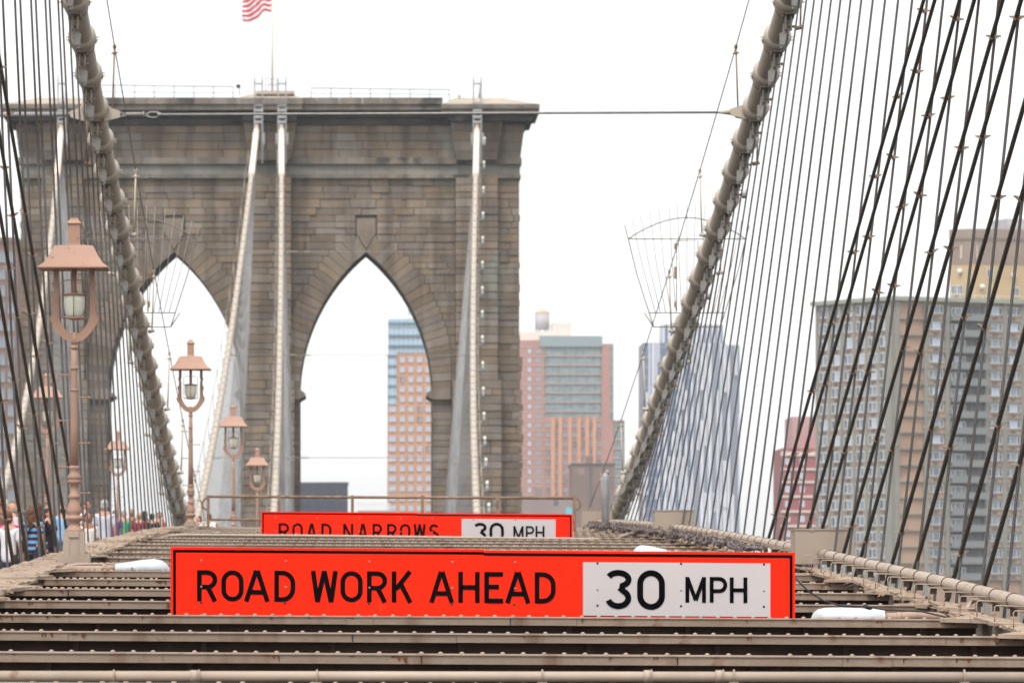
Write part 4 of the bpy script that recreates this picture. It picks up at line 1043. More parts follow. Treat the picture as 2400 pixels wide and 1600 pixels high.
def roof_rail(xa, xb, ya, yb, label):
    t = thing('roof_railing', (TX(xa), DT+1, TZ(234)), label, 'railing'); n = 7; b = MB()
    b.tube([(TX(xa), DT+1, TZ(ya)), (TX(xb), DT+1, TZ(yb))], .04, 6); b.tube([(TX(xa), DT+1, TZ((ya+233)/2-2)), (TX(xb), DT+1, TZ((yb+234)/2-2))], .026, 6); b.obj('rail', M['railsteel'], t)
    for i in range(n+1):
        f = i/n; b = MB(); x = xa+(xb-xa)*f; b.cyl((TX(x), DT+1, TZ(235)), (TX(x), DT+1, TZ(ya+(yb-ya)*f)), .03, 6); b.obj('post', M['railsteel'], t)
roof_rail(222, 546, 197, 201, 'thin roof railing on the tower above the left arch')
roof_rail(729, 1054, 204, 208, 'thin roof railing on the tower above the right arch')
t = thing('floodlight', (TX(558), DT+1, TZ(222)), 'small dark floodlight on the tower roof left of the flagpole', 'floodlight')
b = MB(); b.cyl((TX(561), DT+1, TZ(222)), (TX(561), DT+1, TZ(204)), .04, 6); b.obj('stand', M['steel'], t)
b = MB(); b.ell((TX(558), DT+1, TZ(200)), .19, .16, .17, 8, 5); b.obj('lamp_head', M['dark'], t)
t = thing('antenna', (TX(1077), DT+1, TZ(228)), 'thin antenna with a small box on the right end of the tower roof', 'antenna')
b = MB(); b.cyl((TX(1075), DT+1, TZ(228)), (TX(1075), DT+1, TZ(206)), .03, 5); b.box(TX(1074), TX(1080), DT+.8, DT+1.1, TZ(227), TZ(221)); b.obj('mast', M['steel'], t)
t = thing('aviation_light', (TX(1126), DT+2, TZ(227)), 'pointed grey finial beside the right cable guide on the roof', 'finial'); b = MB(); b.cyl((TX(1126), DT+2, TZ(227)), (TX(1126), DT+2, TZ(190)), .16, 6, r2=.02); b.obj('spike', M['steel'], t)
t = thing('flagpole_stand', (TX(635), DT+2, TZ(216)), 'small steel frame around the foot of the flagpole', 'stand')
b = MB()
for px in (621, 648): b.cyl((TX(px), DT+2, TZ(218)), (TX(px), DT+2, TZ(180)), .035, 5)
for yy in (180, 194): b.cyl((TX(621), DT+2, TZ(yy)), (TX(648), DT+2, TZ(yy)), .035, 5)
b.cyl((TX(621), DT+2, TZ(216)), (TX(637), DT+2, TZ(182)), .03, 5); b.obj('frame', M['steel'], t)
t = thing('flagpole', (TX(637), DT+3, TZ(217)), 'tall pale flagpole on the tower roof', 'flagpole')
b = MB(); b.tube([(TX(637), DT+3, TZ(218)), (TX(637), DT+3, TZ(100)), (TX(637), DT+3, TZ(-75))], [.10, .085, .06], 8); b.obj('shaft', M['pole'], t); b = MB(); b.ell((TX(637), DT+3, TZ(-78)), .12, .12, .12, 8, 6); b.obj('ball', M['pole'], t)
# flag: hoist along the pole, limp to the left
t = thing('flag', (TX(637), DT+3, TZ(26)), 'red and white striped flag with blue corner blowing left from the flagpole', 'flag')
nu, nv = 26, 26; stripes = {'r': MB(), 'w': MB(), 'b': MB()}
def fp(u, v):   # u along fly, v down hoist 0..1
    x = 637-1.5-72*u*(1-.10*v)-4*math.sin(v*3+u*5)*u
    y = -74+90*v+u*42*(1-.3*v)+4.5*math.sin(u*7.5+v*2.5)+1.2*math.sin(u*17)
    return Vector((TX(x), DT+3+.55*math.sin(u*11+v*1.6)*u**.5, TZ(y)))
for i in range(nu):
    for j in range(nv):
        u0, u1, v0, v1 = i/nu, (i+1)/nu, j/nv, (j+1)/nv
        s = int(v0*13+1e-6); key = 'b' if (u0 < .4 and v0 < 7/13) else ('r' if s % 2 == 0 else 'w')
        stripes[key].quad(fp(u0, v0), fp(u0, v1), fp(u1, v1), fp(u1, v0))
stripes['r'].obj('red_stripes', M['flagred'], t); stripes['w'].obj('white_stripes', M['flagwhite'], t); stripes['b'].obj('canton', M['flagblue'], t)
for f_ in range(len(stripes['w'].sm)): pass

# ------------------------------------------------------------------ buildings across the river
def grid_mat(name, wall, line, sx, sz, lw=.12, rough=.3, c2=None, ns=.12):
    """curtain wall: a fine grid of mullions in object space (x along, z up)"""
    m = bpy.data.materials.new(name); m.use_nodes = True; t = m.node_tree; N = t.nodes; L = t.links; b = N['Principled BSDF']; b.inputs['Roughness'].default_value = rough
    tc = N.new('ShaderNodeTexCoord'); sp = N.new('ShaderNodeSeparateXYZ'); L.new(tc.outputs['Object'], sp.inputs[0]); outs = []
    for ax, s in (('X', sx), ('Z', sz)):
        a = N.new('ShaderNodeMath'); a.operation = 'MULTIPLY'; a.inputs[1].default_value = 1/s; L.new(sp.outputs[ax], a.inputs[0])
        f = N.new('ShaderNodeMath'); f.operation = 'FRACT'; L.new(a.outputs[0], f.inputs[0])
        g = N.new('ShaderNodeMath'); g.operation = 'LESS_THAN'; g.inputs[1].default_value = lw; L.new(f.outputs[0], g.inputs[0]); outs.append(g)
    mx = N.new('ShaderNodeMath'); mx.operation = 'MAXIMUM'; L.new(outs[0].outputs[0], mx.inputs[0]); L.new(outs[1].outputs[0], mx.inputs[1])
    n = N.new('ShaderNodeTexNoise'); n.inputs['Scale'].default_value = ns; L.new(tc.outputs['Object'], n.inputs['Vector'])
    q = N.new('ShaderNodeMix'); q.data_type = 'RGBA'; q.inputs['A'].default_value = (*wall, 1); q.inputs['B'].default_value = (*(c2 or wall), 1); L.new(n.outputs['Fac'], q.inputs['Factor'])
    c = N.new('ShaderNodeMix'); c.data_type = 'RGBA'; L.new(mx.outputs[0], c.inputs['Factor']); L.new(q.outputs['Result'], c.inputs['A']); c.inputs['B'].default_value = (*line, 1)
    L.new(c.outputs['Result'], b.inputs['Base Color']); return m
G = {}
G['blue'] = grid_mat('blue_curtain_wall', (.25, .37, .48), (.15, .22, .27), 1.5, 3.2, .12, .15, (.36, .47, .56))
G['orange'] = mat('orange_brick', (.50, .26, .135), .8, (.44, .22, .115), .06)
G['pane'] = mat('window_pane', (.12, .155, .20), .15, (.26, .30, .33), .09, spec=.6)
G['paneblue'] = mat('pale_blue_pane', (.30, .36, .46), .15, (.42, .47, .55), .15, spec=.6)
G['panedark'] = mat('dark_pane', (.045, .055, .07), .2, (.14, .16, .18), .2, spec=.6)
G['frame'] = mat('white_frame', (.62, .61, .60), .5)
G['navy'] = grid_mat('dark_slate_wall', (.014, .018, .045), (.03, .033, .06), 3.0, 5.0, .1, .4)
G['brickred'] = mat('red_brick', (.38, .20, .16), .85, (.33, .17, .135), .08)
G['orangepil'] = mat('orange_pilaster', (.55, .26, .14), .8, (.48, .22, .12), .1)
G['green'] = grid_mat('green_glass', (.035, .06, .065), (.22, .24, .235), 1.9, 300, .12, .2, (.26, .345, .345), .55)
G['slab'] = mat('floor_slab', (.40, .25, .215), .8)
G['roofgreen'] = mat('green_grey_roof', (.22, .27, .28), .6)
G['pale'] = mat('pale_render', (.66, .60, .52), .8, (.60, .54, .47), .1)
G['tank'] = mat('water_tank_wood', (.42, .40, .41), .8, (.35, .33, .34), .3)
G['tankroof'] = mat('water_tank_roof', (.55, .36, .22), .8)
G['brown'] = mat('brown_brick', (.19, .125, .105), .85, (.16, .105, .09), .15)
G['mauve'] = mat('mauve_brick', (.25, .19, .18), .85, (.20, .15, .14), .1)
G['fin'] = mat('white_fin', (.55, .56, .61), .5, (.48, .50, .56), .1)
G['steelglass'] = grid_mat('steel_glass', (.055, .095, .165), (.19, .22, .27), 300, 3.1, .16, .2, (.11, .16, .25))
G['red'] = mat('dark_red_brick', (.27, .075, .072), .8, (.23, .06, .06), .2)
G['pink'] = mat('pink_brick', (.42, .24, .23), .8, (.37, .20, .19), .1)
G['band'] = mat('pale_band', (.55, .45, .40), .8)
G['conc'] = mat('weathered_concrete', (.25, .24, .205), .85, (.20, .19, .165), .12)
G['tanbrick'] = mat('tan_brick', (.39, .26, .18), .85, (.34, .22, .155), .12, c3=(.28, .18, .13), c3_t=.6, c3_scale=.3)
G['yellowbrick'] = mat('yellow_brick', (.46, .34, .19), .85, (.41, .30, .17), .1)
G['parapet'] = mat('brown_parapet', (.27, .21, .168), .85, (.23, .178, .14), .2)
G['ac'] = mat('air_conditioner', (.10, .09, .09), .6)
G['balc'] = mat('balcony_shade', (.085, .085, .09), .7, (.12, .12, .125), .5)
G['balrail'] = mat('balcony_railing', (.19, .20, .195), .6)

class Face:
    """one vertical face: u runs left to right as seen from the bridge, o points out of the wall"""
    def __init__(s, x0, d0, x1, d1):
        s.a = Vector((PX(x0, d0), d0, 0)); e = Vector((PX(x1, d1), d1, 0))-s.a; s.len = e.length; s.u = e.normalized(); s.o = Vector((s.u.y, -s.u.x, 0))
        s.rz = math.atan2(s.u.y, s.u.x); s.x0, s.x1, s.d0, s.d1 = x0, x1, d0, d1
    def U(s, px):       # photo column -> metres along the face
        k = (px-XV)/F; den = s.u.x-k*s.u.y; return (k*s.a.y-s.a.x)/den
    def pt(s, u, z, o=0): q = s.a+s.u*u+s.o*o; return Vector((q.x, q.y, z))
    def box(s, b, u0, u1, z0, z1, o0, o1, mi=0):
        b.hexa([s.pt(u0, z0, o1), s.pt(u1, z0, o1), s.pt(u1, z0, o0), s.pt(u0, z0, o0), s.pt(u0, z1, o1), s.pt(u1, z1, o1), s.pt(u1, z1, o0), s.pt(u0, z1, o0)], mi)
def win_mesh(name, w, h, pm, style='cross', fm='frame', t=.09, dark=0):
    b = MB(); b.box(-w/2, w/2, -.10, 0, -h/2, h/2, 1)
    fr = [(-w/2, -w/2+t, -h/2, h/2), (w/2-t, w/2, -h/2, h/2), (-w/2+t, w/2-t, h/2-t, h/2), (-w/2+t, w/2-t, -h/2, -h/2+t)]
    if style in ('cross', 'mull'): fr.append((-t/2, t/2, -h/2+t, h/2-t))
    for x0, x1, z0, z1 in fr: b.box(x0, x1, -.16, .02, z0, z1, 0)
    if style == 'dark':      # a wide pane flanked by darker casements
        for s in (-1, 1):
            a, c = sorted((s*w*.5-s*t, s*w*.27)); b.box(a, c, -.13, 0, -h/2+t, h/2-t, 2); a, c = sorted((s*w*.27, s*w*.27-s*t)); b.box(a, c, -.16, 0, -h/2+t, h/2-t, 0)
    if style == 'half': b.box(-w/2+t, -w*.08, -.13, 0, -h/2+t, h/2-t, 2); b.box(-w*.08, -w*.08+t, -.16, 0, -h/2+t, h/2-t, 0)
    return b.mesh(name, [G[fm], G[pm], G['panedark']])
def bld(name, cat, px, py, d, label): return thing(name, (PX(px, d), d, -44), label, cat)
class Windows:
    def __init__(s, root): s.root, s.n, s.rest = root, 0, []
    def put(s, me, face, u, z, out=.06, name='window'):
        s.n += 1; p = face.pt(u, z, out)
        if s.n <= 100:
            o = bpy.data.objects.new(name, me); link(o); o.parent = s.root; o.location = p-Vector(s.root.location); o.rotation_euler = (0, 0, face.rz)
        else: s.rest.append((me, p, face.rz))
    def done(s, mats, name='windows'):
        if not s.rest: return
        b = MB()
        for me, p, rz in s.rest:
            c, q = math.cos(rz), math.sin(rz)
            vs = [(v.co.x*c-v.co.y*q+p.x, v.co.x*q+v.co.y*c+p.y, v.co.z+p.z) for v in me.vertices]; k = len(b.v); b.v += vs
            for f in me.polygons: b.f.append(tuple(k+i for i in f.vertices)); b.m.append(f.material_index); b.sm.append(False)
        tag(b.obj(name, mats, s.root), kind='stuff')
FG = [G['frame'], G['pane'], G['panedark']]
ZG = -44

# orange tower with the blue glass top, seen through the right arch
d = 2000; t = bld('apartment_tower', 'tower', 1000, 0, d, 'orange grid tower with blue glass top seen through the right arch'); f = Face(909, d, 1110, d); z = lambda y: PZ(y, d)
b = MB(); f.box(b, 0, f.len, ZG, z(826), -30, -.2); b.obj('wall', G['orange'], t)
b = MB(); f.box(b, f.U(910), f.len, z(826), z(747), -30, 0); f.box(b, f.U(909.5), f.U(929), z(947), z(826), -20, .3)
o = b.obj('glass_top', G['blue'], t)
b = MB()
for y in (757, 786, 810, 834, 857, 880, 904, 928): f.box(b, f.U(909), f.U(1110 if y < 826 else 929), z(y+2), z(y-2), 0, .7)
b.obj('floor_band', mat('slate_band', (.10, .17, .20), .4), t)
b = MB(); f.box(b, f.U(955), f.U(1002), z(747), z(736), -16, -6); b.obj('penthouse', G['pale'], t)
b = MB(); f.box(b, f.U(957), f.U(985), z(737), z(704), -22, -10); b.obj('roof_turret', G['blue'], t)
W1 = Windows(t); wm = win_mesh('window', 13*d/F, 15*d/F, 'paneblue', 'mull', 'orange', .12); wm3 = win_mesh('window', 13*d/F, 15*d/F, 'pane', 'half', 'orange', .12); wm2 = win_mesh('window', 18*d/F, 15*d/F, 'paneblue', 'mull', 'orange', .12)
for i in range(16):
    y = 842+23.2*i
    for j in range(6):
        x = 943+20.2*j; W1.put(wm3 if R.random() < .07 else wm, f, f.U(x), z(y), .0)
    if i >= 5: W1.put(wm2, f, f.U(919.5), z(y), .0)
W1.done([G['orange'], G['paneblue'], G['panedark']])
# dark slab low in the right arch
d = 1500; t = bld('office_building', 'building', 760, 0, d, 'dark slate blue slab building low in the right arch'); f = Face(700, d, 815, d)
b = MB(); f.box(b, 0, f.len, ZG, PZ(1132, d), -30, 0); b.obj('wall', G['navy'], t); b = MB(); f.box(b, -.2, f.len+.2, PZ(1132, d), PZ(1129, d), -30, .3); b.obj('parapet', G['panedark'], t)
b = MB()
for i in range(14): f.box(b, f.len*(i+.2)/14, f.len*(i+.35)/14, ZG+60, PZ(1136, d), 0, .5)
b.obj('wall_fins', mat('slate_fin', (.028, .03, .06), .5), t)
d = 1900; t = bld('low_building', 'building', 875, 0, d, 'low pale rooftop with white railing between dark slab and orange tower'); f = Face(838, d, 915, d)
b = MB(); f.box(b, 0, f.len, ZG, PZ(1196, d), -20, 0); b.obj('wall', G['mauve'], t)
b = MB()
for i in range(13): f.box(b, f.len*i/13, f.len*i/13+.4, PZ(1196, d), PZ(1178+3*(i % 2), d), -.3, 0)
f.box(b, 0, f.len, PZ(1180, d), PZ(1178, d), -.3, .1); b.obj('roof_railing', G['frame'], t)
# brick and green glass tower with water tank
d = 2000; z = lambda y: PZ(y, d); t = bld('apartment_tower', 'tower', 1330, 0, d, 'red brick tower with green glass floors right of the stone tower'); f = Face(1200, d, 1438, d)
b = MB(); f.box(b, 0, f.U(1276), ZG, z(797), -25, 0); f.box(b, f.U(1410), f.U(1438), ZG, z(805), -25, 0); f.box(b, f.U(1276), f.U(1410), ZG, z(977), -25, -.2); f.box(b, f.U(1438), f.U(1464), ZG, z(985), -25, -.4); b.obj('wall', G['brickred'], t)
b = MB(); f.box(b, f.U(1277), f.U(1409), z(977), z(812), -24, -.3); f.box(b, f.U(1430), f.U(1437.5), z(983), z(808), -20, .2); f.box(b, f.U(1440), f.U(1463.5), ZG+40, z(988), -20, 0); b.obj('glazing', G['green'], t)
b = MB(); f.box(b, f.U(1265), f.U(1412), z(812), z(787), -25, .6); b.obj('roof_storey', G['roofgreen'], t)
b = MB()
for i in range(18):
    y = 812+21.7*i
    f.box(b, f.U(1277) if y < 980 else f.U(1276), f.U(1410), z(y+1.3), z(y-1.3), -.3, .15 if y < 980 else -.05)
    if y < 983: f.box(b, f.U(1429), f.U(1438.5), z(y+2), z(y-1), -.3, .4)
    else: f.box(b, f.U(1438), f.U(1464.5), z(y+2), z(y-1.5), -.3, .25)
    f.box(b, f.U(1217), f.U(1277), z(y+2), z(y-1), -.1, .12)
b.obj('floor_slab', G['slab'], t)
for x in (1296, 1313, 1336, 1357, 1376, 1393): b = MB(); f.box(b, f.U(x-4.5), f.U(x+4.5), ZG+40, z(978), -.2, .7); b.obj('pilaster', G['orangepil'], t)
W3 = Windows(t); wa = win_mesh('window', 9*d/F, 12*d/F, 'paneblue', 'plain', 'slab', .1); wb = win_mesh('window', 13*d/F, 13*d/F, 'pane', 'mull', 'slab', .15); wc = win_mesh('window', 13*d/F, 14*d/F, 'panedark', 'half', 'slab', .15)
for i in range(18):
    y = 822+21.7*i
    W3.put(wa, f, f.U(1241), z(y), .0); W3.put(wb, f, f.U(1262), z(y), .0)
    if y > 985:
        for x in (1285, 1304.5, 1325, 1346.5, 1366.5, 1384.5, 1403): W3.put(R.choice([wb, wb, wc]), f, f.U(x), z(y), -.1)
W3.done([G['slab'], G['pane'], G['panedark']])
b = MB(); f.box(b, f.U(1210), f.U(1300), z(797), z(776), -20, -4); f.box(b, f.U(1295), f.U(1341), z(790), z(754), -20, -5); b.obj('penthouse', G['pale'], t)
t2 = thing('water_tank', f.pt(f.U(1273), z(776), -10), 'grey rooftop water tank with a conical orange roof', 'water tank')
b = MB(); c = f.pt(f.U(1273), 0, -10); b.lathe([(2.35, z(769)), (2.35, z(729))], 20, c, smooth=True); b.obj('barrel', G['tank'], t2)
b = MB(); b.lathe([(2.5, z(729)), (.1, z(718))], 20, c, smooth=False); b.obj('roof', G['tankroof'], t2)
b = MB()
for a in range(6): q = c+Vector((math.cos(a*pi/3)*1.9, math.sin(a*pi/3)*1.9, 0)); b.box(q.x-.15, q.x+.15, q.y-.15, q.y+.15, z(777), z(769))
b.obj('legs', G['navy'], t2)
# low brown brick buildings
d = 1500; z = lambda y: PZ(y, d); t = bld('brick_building', 'building', 1390, 0, d, 'plain brown brick building with a square chimney beside the right cable foot'); f = Face(1341, d, 1441, d)
b = MB(); f.box(b, 0, f.len, ZG, z(1088), -25, 0); b.obj('wall', G['brown'], t); b = MB(); f.box(b, -.2, f.len+.2, z(1088), z(1085), -25, .3); b.obj('coping', G['ac'], t)
b = MB(); f.box(b, f.U(1374), f.U(1390), z(1086), z(1068), -4, .4); b.obj('chimney', G['brown'], t); b = MB(); f.box(b, f.U(1381), f.U(1387), ZG+50, z(1092), 0, .25); b.obj('downpipe', G['ac'], t)
b = MB(); f.box(b, f.U(1356), f.U(1370), z(1112), z(1097), -.05, .05); b.obj('window', G['mauve'], t)
t = bld('brick_building', 'building', 1280, 0, d-40, 'low mauve brick block behind the end of the rusty railing'); f = Face(1215, d-40, 1341, d-40); z = lambda y: PZ(y, 1460)
b = MB(); f.box(b, 0, f.len, ZG, z(1166), -20, 0); f.box(b, f.U(1254), f.U(1272), z(1166), z(1142), -8, -1); b.obj('wall', G['mauve'], t)
b = MB(); f.box(b, f.U(1298), f.U(1308), z(1184), z(1168), -.05, .08); b.obj('window', G['panedark'], t)
b = MB(); f.box(b, f.U(1326), f.U(1341), z(1210), z(1189), -.05, .3); b.obj('awning', mat('turquoise_panel', (.10, .42, .47), .6), t)
# wavy striped glass tower
d = 1900; z = lambda y: PZ(y, d); t = bld('glass_tower', 'tower', 1620, 0, d, 'tall steel tower striped with pale vertical fins behind the right cable'); f = Face(1507, d, 1734, d)
b = MB(); f.box(b, 0, f.U(1702), ZG, z(803), -30, 0); f.box(b, f.U(1702), f.len, ZG, z(808), -30, -.5); f.box(b, f.U(1553), f.U(1697), z(803), z(758), -22, -5); b.obj('wall', G['steelglass'], t)
b = MB(); x = 1508.0
while x < 1732:
    w = R.choice([4, 5, 6, 8]); y = 804 if x < 1702 else 809
    while y < 1330:
        h = R.choice([45, 70, 110, 160, 240]); pale = R.random() < (.68 if x > 1590 else .4)
        if pale: f.box(b, f.U(x), f.U(x+w), z(y+h), z(y), 0, R.uniform(.3, 1.1))
        y += h
    x += w+R.choice([1.5, 2, 3])
x = 1554
while x < 1696: f.box(b, f.U(x), f.U(x+6), z(803), z(758), -5, -4.4); x += 13
b.obj('fins', G['fin'], t)
# red brick block with pale bands
d = 1500; z = lambda y: PZ(y, d); t = bld('brick_building', 'building', 1880, 0, d, 'dark red brick block with pale bands left of the large apartment block'); f = Face(1832, d, 1945, d)
b = MB(); f.box(b, 0, f.len, ZG, z(1050), -30, 0); b.obj('wall', G['red'], t)
b = MB(); f.box(b, f.U(1858), f.len, z(1050), z(975), -28, -2); b.obj('upper_wall', G['pink'], t)
b = MB()
for y in (1063, 1099, 1129, 1163, 1198, 1232, 1267, 1300): f.box(b, -.2, f.len, z(y+(5 if y < 1070 else 2.5)), z(y-(5 if y < 1070 else 2.5)), 0, .4)
b.obj('pale_band', G['band'], t)
wn = win_mesh('window', 11*d/F, 14*d/F, 'paneblue', 'plain', 'frame', .15); W6 = Windows(t)
for y in (1081, 1114, 1146, 1180, 1215, 1250, 1284):
    W6.put(wn, f, f.U(1846), z(y), .02); W6.put(wn, f, f.U(1880), z(y), .02)
# large apartment block at the right
dl, dc, dr = 1060, 1041, 1058
t = bld('apartment_block', 'building', 2095, 0, dc, 'large tan and grey concrete apartment block filling the right edge')
fl_ = Face(1917, dl, 2095, dc); fr_ = Face(2095, dc, 2480, dr); z = lambda y: PZ(y, dc)
b = MB(); c0, c1, c2 = fl_.pt(0, 0), fr_.pt(0, 0), fr_.pt(fr_.len, 0); c3 = c0+(c2-c1)
zt = z(704)
b.hexa([Vector((c.x, c.y, ZG)) for c in (c1, c2, c3, c0)]+[Vector((c.x, c.y, zt)) for c in (c1, c2, c3, c0)]); b.obj('wall', G['tanbrick'], t)
b = MB(); o_ = 1.0
q = [c1-fl_.u*-o_+fl_.o*o_, c2+fr_.u*o_+fr_.o*o_, c3-fr_.o*o_+fr_.u*o_, c0-fl_.u*o_+fl_.o*o_]
q[0] = c1+fl_.o*o_+fr_.o*o_
b.hexa([Vector((c.x, c.y, z(704))) for c in q]+[Vector((c.x, c.y, z(694))) for c in q]); b.obj('roof_slab', mat('green_grey_slab', (.27, .29, .235), .85), t)
bays = [1917, 1943, 1972, 2002, 2030, 2060, 2080]
FL0 = 38.2; conc = MB()
for x in (1918, 1946, 1975, 2004, 2033, 2062, 2086): u = fl_.U(x); fl_.box(conc, u-.42, u+.3, ZG+40, zt, 0, .32)
fl_.box(conc, fl_.U(2080), fl_.len, ZG+40, zt, 0, .5)
for x in (2100, 2168, 2218, 2310, 2352, 2396, 2440): u = fr_.U(x); fr_.box(conc, u-.42, u+.42, ZG+40, zt, 0, .5)
W7 = Windows(t); wl_ = win_mesh('window', 2.5, 1.75, 'pane', 'half', 'frame', .14); wr_ = win_mesh('window', 2.9, 1.45, 'pane', 'dark', 'frame', .12); wr2 = win_mesh('window', 2.9, 1.45, 'paneblue', 'dark', 'frame', .12); wl2 = win_mesh('window', 2.5, 1.75, 'paneblue', 'half', 'frame', .14)
WA = Windows(t); b = MB(); b.box(-.44, .44, -.25, 0, -.22, .22); acm = b.mesh('air_conditioner', [G['ac']])
for i in range(17):
    y = 722+FL0*i; zz = z(y); zf = z(y+FL0*.62)
    fl_.box(conc, 0, fl_.len, zf-.11, zf+.11, 0, .22); fr_.box(conc, 0, fr_.len, zf-.13, zf+.13, 0, .4)
    for xa, xb in zip((1918, 1946, 1975, 2004, 2033, 2062), (1946, 1975, 2004, 2033, 2062, 2086)):
        u = (fl_.U(xa)+fl_.U(xb))/2; W7.put(R.choice([wl_, wl_, wl2]), fl_, u, zz, .06); WA.put(acm, fl_, u, zz-1.4, .0, 'air_conditioner')
    for x in (2193, 2331, 2374, 2418): u = fr_.U(x); W7.put(R.choice([wr_, wr2]), fr_, u, zz, .06); WA.put(acm, fr_, u, zz-1.3, .0, 'air_conditioner')
    u0, u1 = fr_.U(2222), fr_.U(2307)
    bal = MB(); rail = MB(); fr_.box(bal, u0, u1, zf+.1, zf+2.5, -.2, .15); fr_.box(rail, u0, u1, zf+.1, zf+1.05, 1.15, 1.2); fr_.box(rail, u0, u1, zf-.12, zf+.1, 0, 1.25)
    for k in range(5):
        u = u0+(u1-u0)*(k+.2)/5; fr_.box(rail, u, u+.08, zf+.1, zf+2.45, .1, .2)
    bo_ = bal.obj('balcony', G['balc'], t); rail.obj('railing', G['balrail'], bo_)
    W7.put(wr2 if i % 2 else wr_, fr_, u0+1.9, zf+1.35, .2)
W7.done(FG); WA.done([G['ac']], 'air_conditioners')
conc.obj('concrete_frame', G['conc'], t)
b = MB()
for i in range(24): f_ = fl_ if i < 9 else fr_; u = f_.len*((i % 9+.5)/9 if i < 9 else (i-9)/15*.7); f_.box(b, u, u+.06, z(694), z(684), -1.2, -1.1)
fl_.box(b, 0, fl_.len, z(685.5), z(684.6), -1.2, -1.1); fr_.box(b, 0, fr_.len, z(685.5), z(684.6), -1.2, -1.1); b.obj('roof_railing', G['frame'], t)
# tall tan tower behind it
d = 1120; z = lambda y: PZ(y, d); t = bld('apartment_tower', 'tower', 2350, 0, d, 'yellow and brown brick tower rising behind the apartment block roof'); f = Face(2222, d+8, 2500, d-6)
fs_ = Face(2226, d+2.5, 2285, d); f = Face(2285, d, 2520, d+6)
b = MB()
for ff in (fs_, f): ff.box(b, 0, ff.len, ZG, z(618), -6, 0)
b.obj('wall', G['yellowbrick'], t); b = MB()
for ff in (fs_, f): ff.box(b, 0, ff.len, z(618), z(553), -6, .1)
b.obj('upper_wall', G['parapet'], t); b = MB()
for ff in (fs_, f): ff.box(b, 0, ff.len+.1, z(558), z(536), -6, .35); ff.box(b, 0, ff.len, z(562), z(558), 0, .25)
b.obj('parapet', G['parapet'], t); b = MB()
for px, w in ((2252, 3), (2288, 2)): 
    ff = fs_ if px < 2285 else f; ff.box(b, ff.U(px), ff.U(px)+w*.1, z(605), z(574), .05, .25)
b.obj('buttress', G['band'], t); W8 = Windows(t); wk = win_mesh('window', 1.3, 1.7, 'panedark', 'mull', 'frame', .12)
for px, py in ((2238, 678), (2250, 678), (2380, 682), (2320, 640), (2440, 682)): ff = fs_ if px < 2285 else f; W8.put(wk, ff, ff.U(px), z(py), .05)
b = MB()
for px, h in ((2220, 20), (2258, 18), (2284, 30), (2350, 42), (2296, 14)): c = f.pt(f.U(px), 0, -3); b = MB(); b.cyl(Vector((c.x, c.y, z(540))), Vector((c.x, c.y, z(536-h))), .05, 5); b.obj('roof_antenna', G['balrail'], t)
b = MB(); f.box(b, f.U(2376), f.U(2420), z(536), z(508), -10, -3); b.obj('roof_tank', G['tank'], t)
b = MB()
for px, py in ((2252, 635), (2300, 672), (2374, 644)): ff = fs_ if px < 2285 else f; c = ff.pt(ff.U(px), z(py), .5); b = MB(); b.ell(c, .5, .3, .5, 8, 5); b.obj('satellite_dish', G['frame'], t)
# brick buildings at the far left edge
d = 1200; z = lambda y: PZ(y, d); t = bld('brick_building', 'building', 0, 0, d, 'red brick building with blue windows at the far left edge'); f = Face(-160, d, 41, d)
b = MB(); f.box(b, 0, f.len, ZG, z(566), -25, 0); b.obj('wall', mat('old_brown_brick', (.20, .115, .09), .85, (.16, .09, .07), .2), t); b = MB(); f.box(b, -.2, f.len+.2, z(566), z(556), -25, .4); b.obj('cornice', G['brown'], t)
W9 = Windows(t); wx = win_mesh('window', 1.5, 2.4, 'pane', 'cross', 'brown', .12)
for i in range(15):
    for px in (-62, -40, -18, 4, 26): W9.put(wx, f, f.U(px), z(602+40*i), .05)

# ------------------------------------------------------------------ people on the walkway
def skin(verts, edges, radii, sub=1):
    me = bpy.data.meshes.new('s'); me.from_pydata(verts, edges, []); o = bpy.data.objects.new('s', me); link(o)
    m = o.modifiers.new('k', 'SKIN'); m.use_smooth_shade = True
    if not me.skin_vertices: me.skin_vertices.new() if hasattr(me.skin_vertices, 'new') else None
    for i, r in enumerate(radii): me.skin_vertices[0].data[i].radius = (r, r)
    me.skin_vertices[0].data[0].use_root = True
    s_ = o.modifiers.new('b', 'SUBSURF'); s_.levels = sub; s_.render_levels = sub
    bpy.context.view_layer.update(); dg = bpy.context.evaluated_depsgraph_get()
    out = bpy.data.meshes.new_from_object(o.evaluated_get(dg)); bpy.data.objects.remove(o); bpy.data.meshes.remove(me)
    return out
def flat_torso(me):
    for v in me.vertices:
        z_ = v.co.z
        if .84 < z_ < 1.48 and abs(v.co.x) < .24: v.co.y *= .78
def merge(b, me, mi=0):
    k = len(b.v); b.v += [tuple(v.co) for v in me.vertices]
    for f in me.polygons: b.f.append(tuple(k+i for i in f.vertices)); b.m.append(mi); b.sm.append(True)
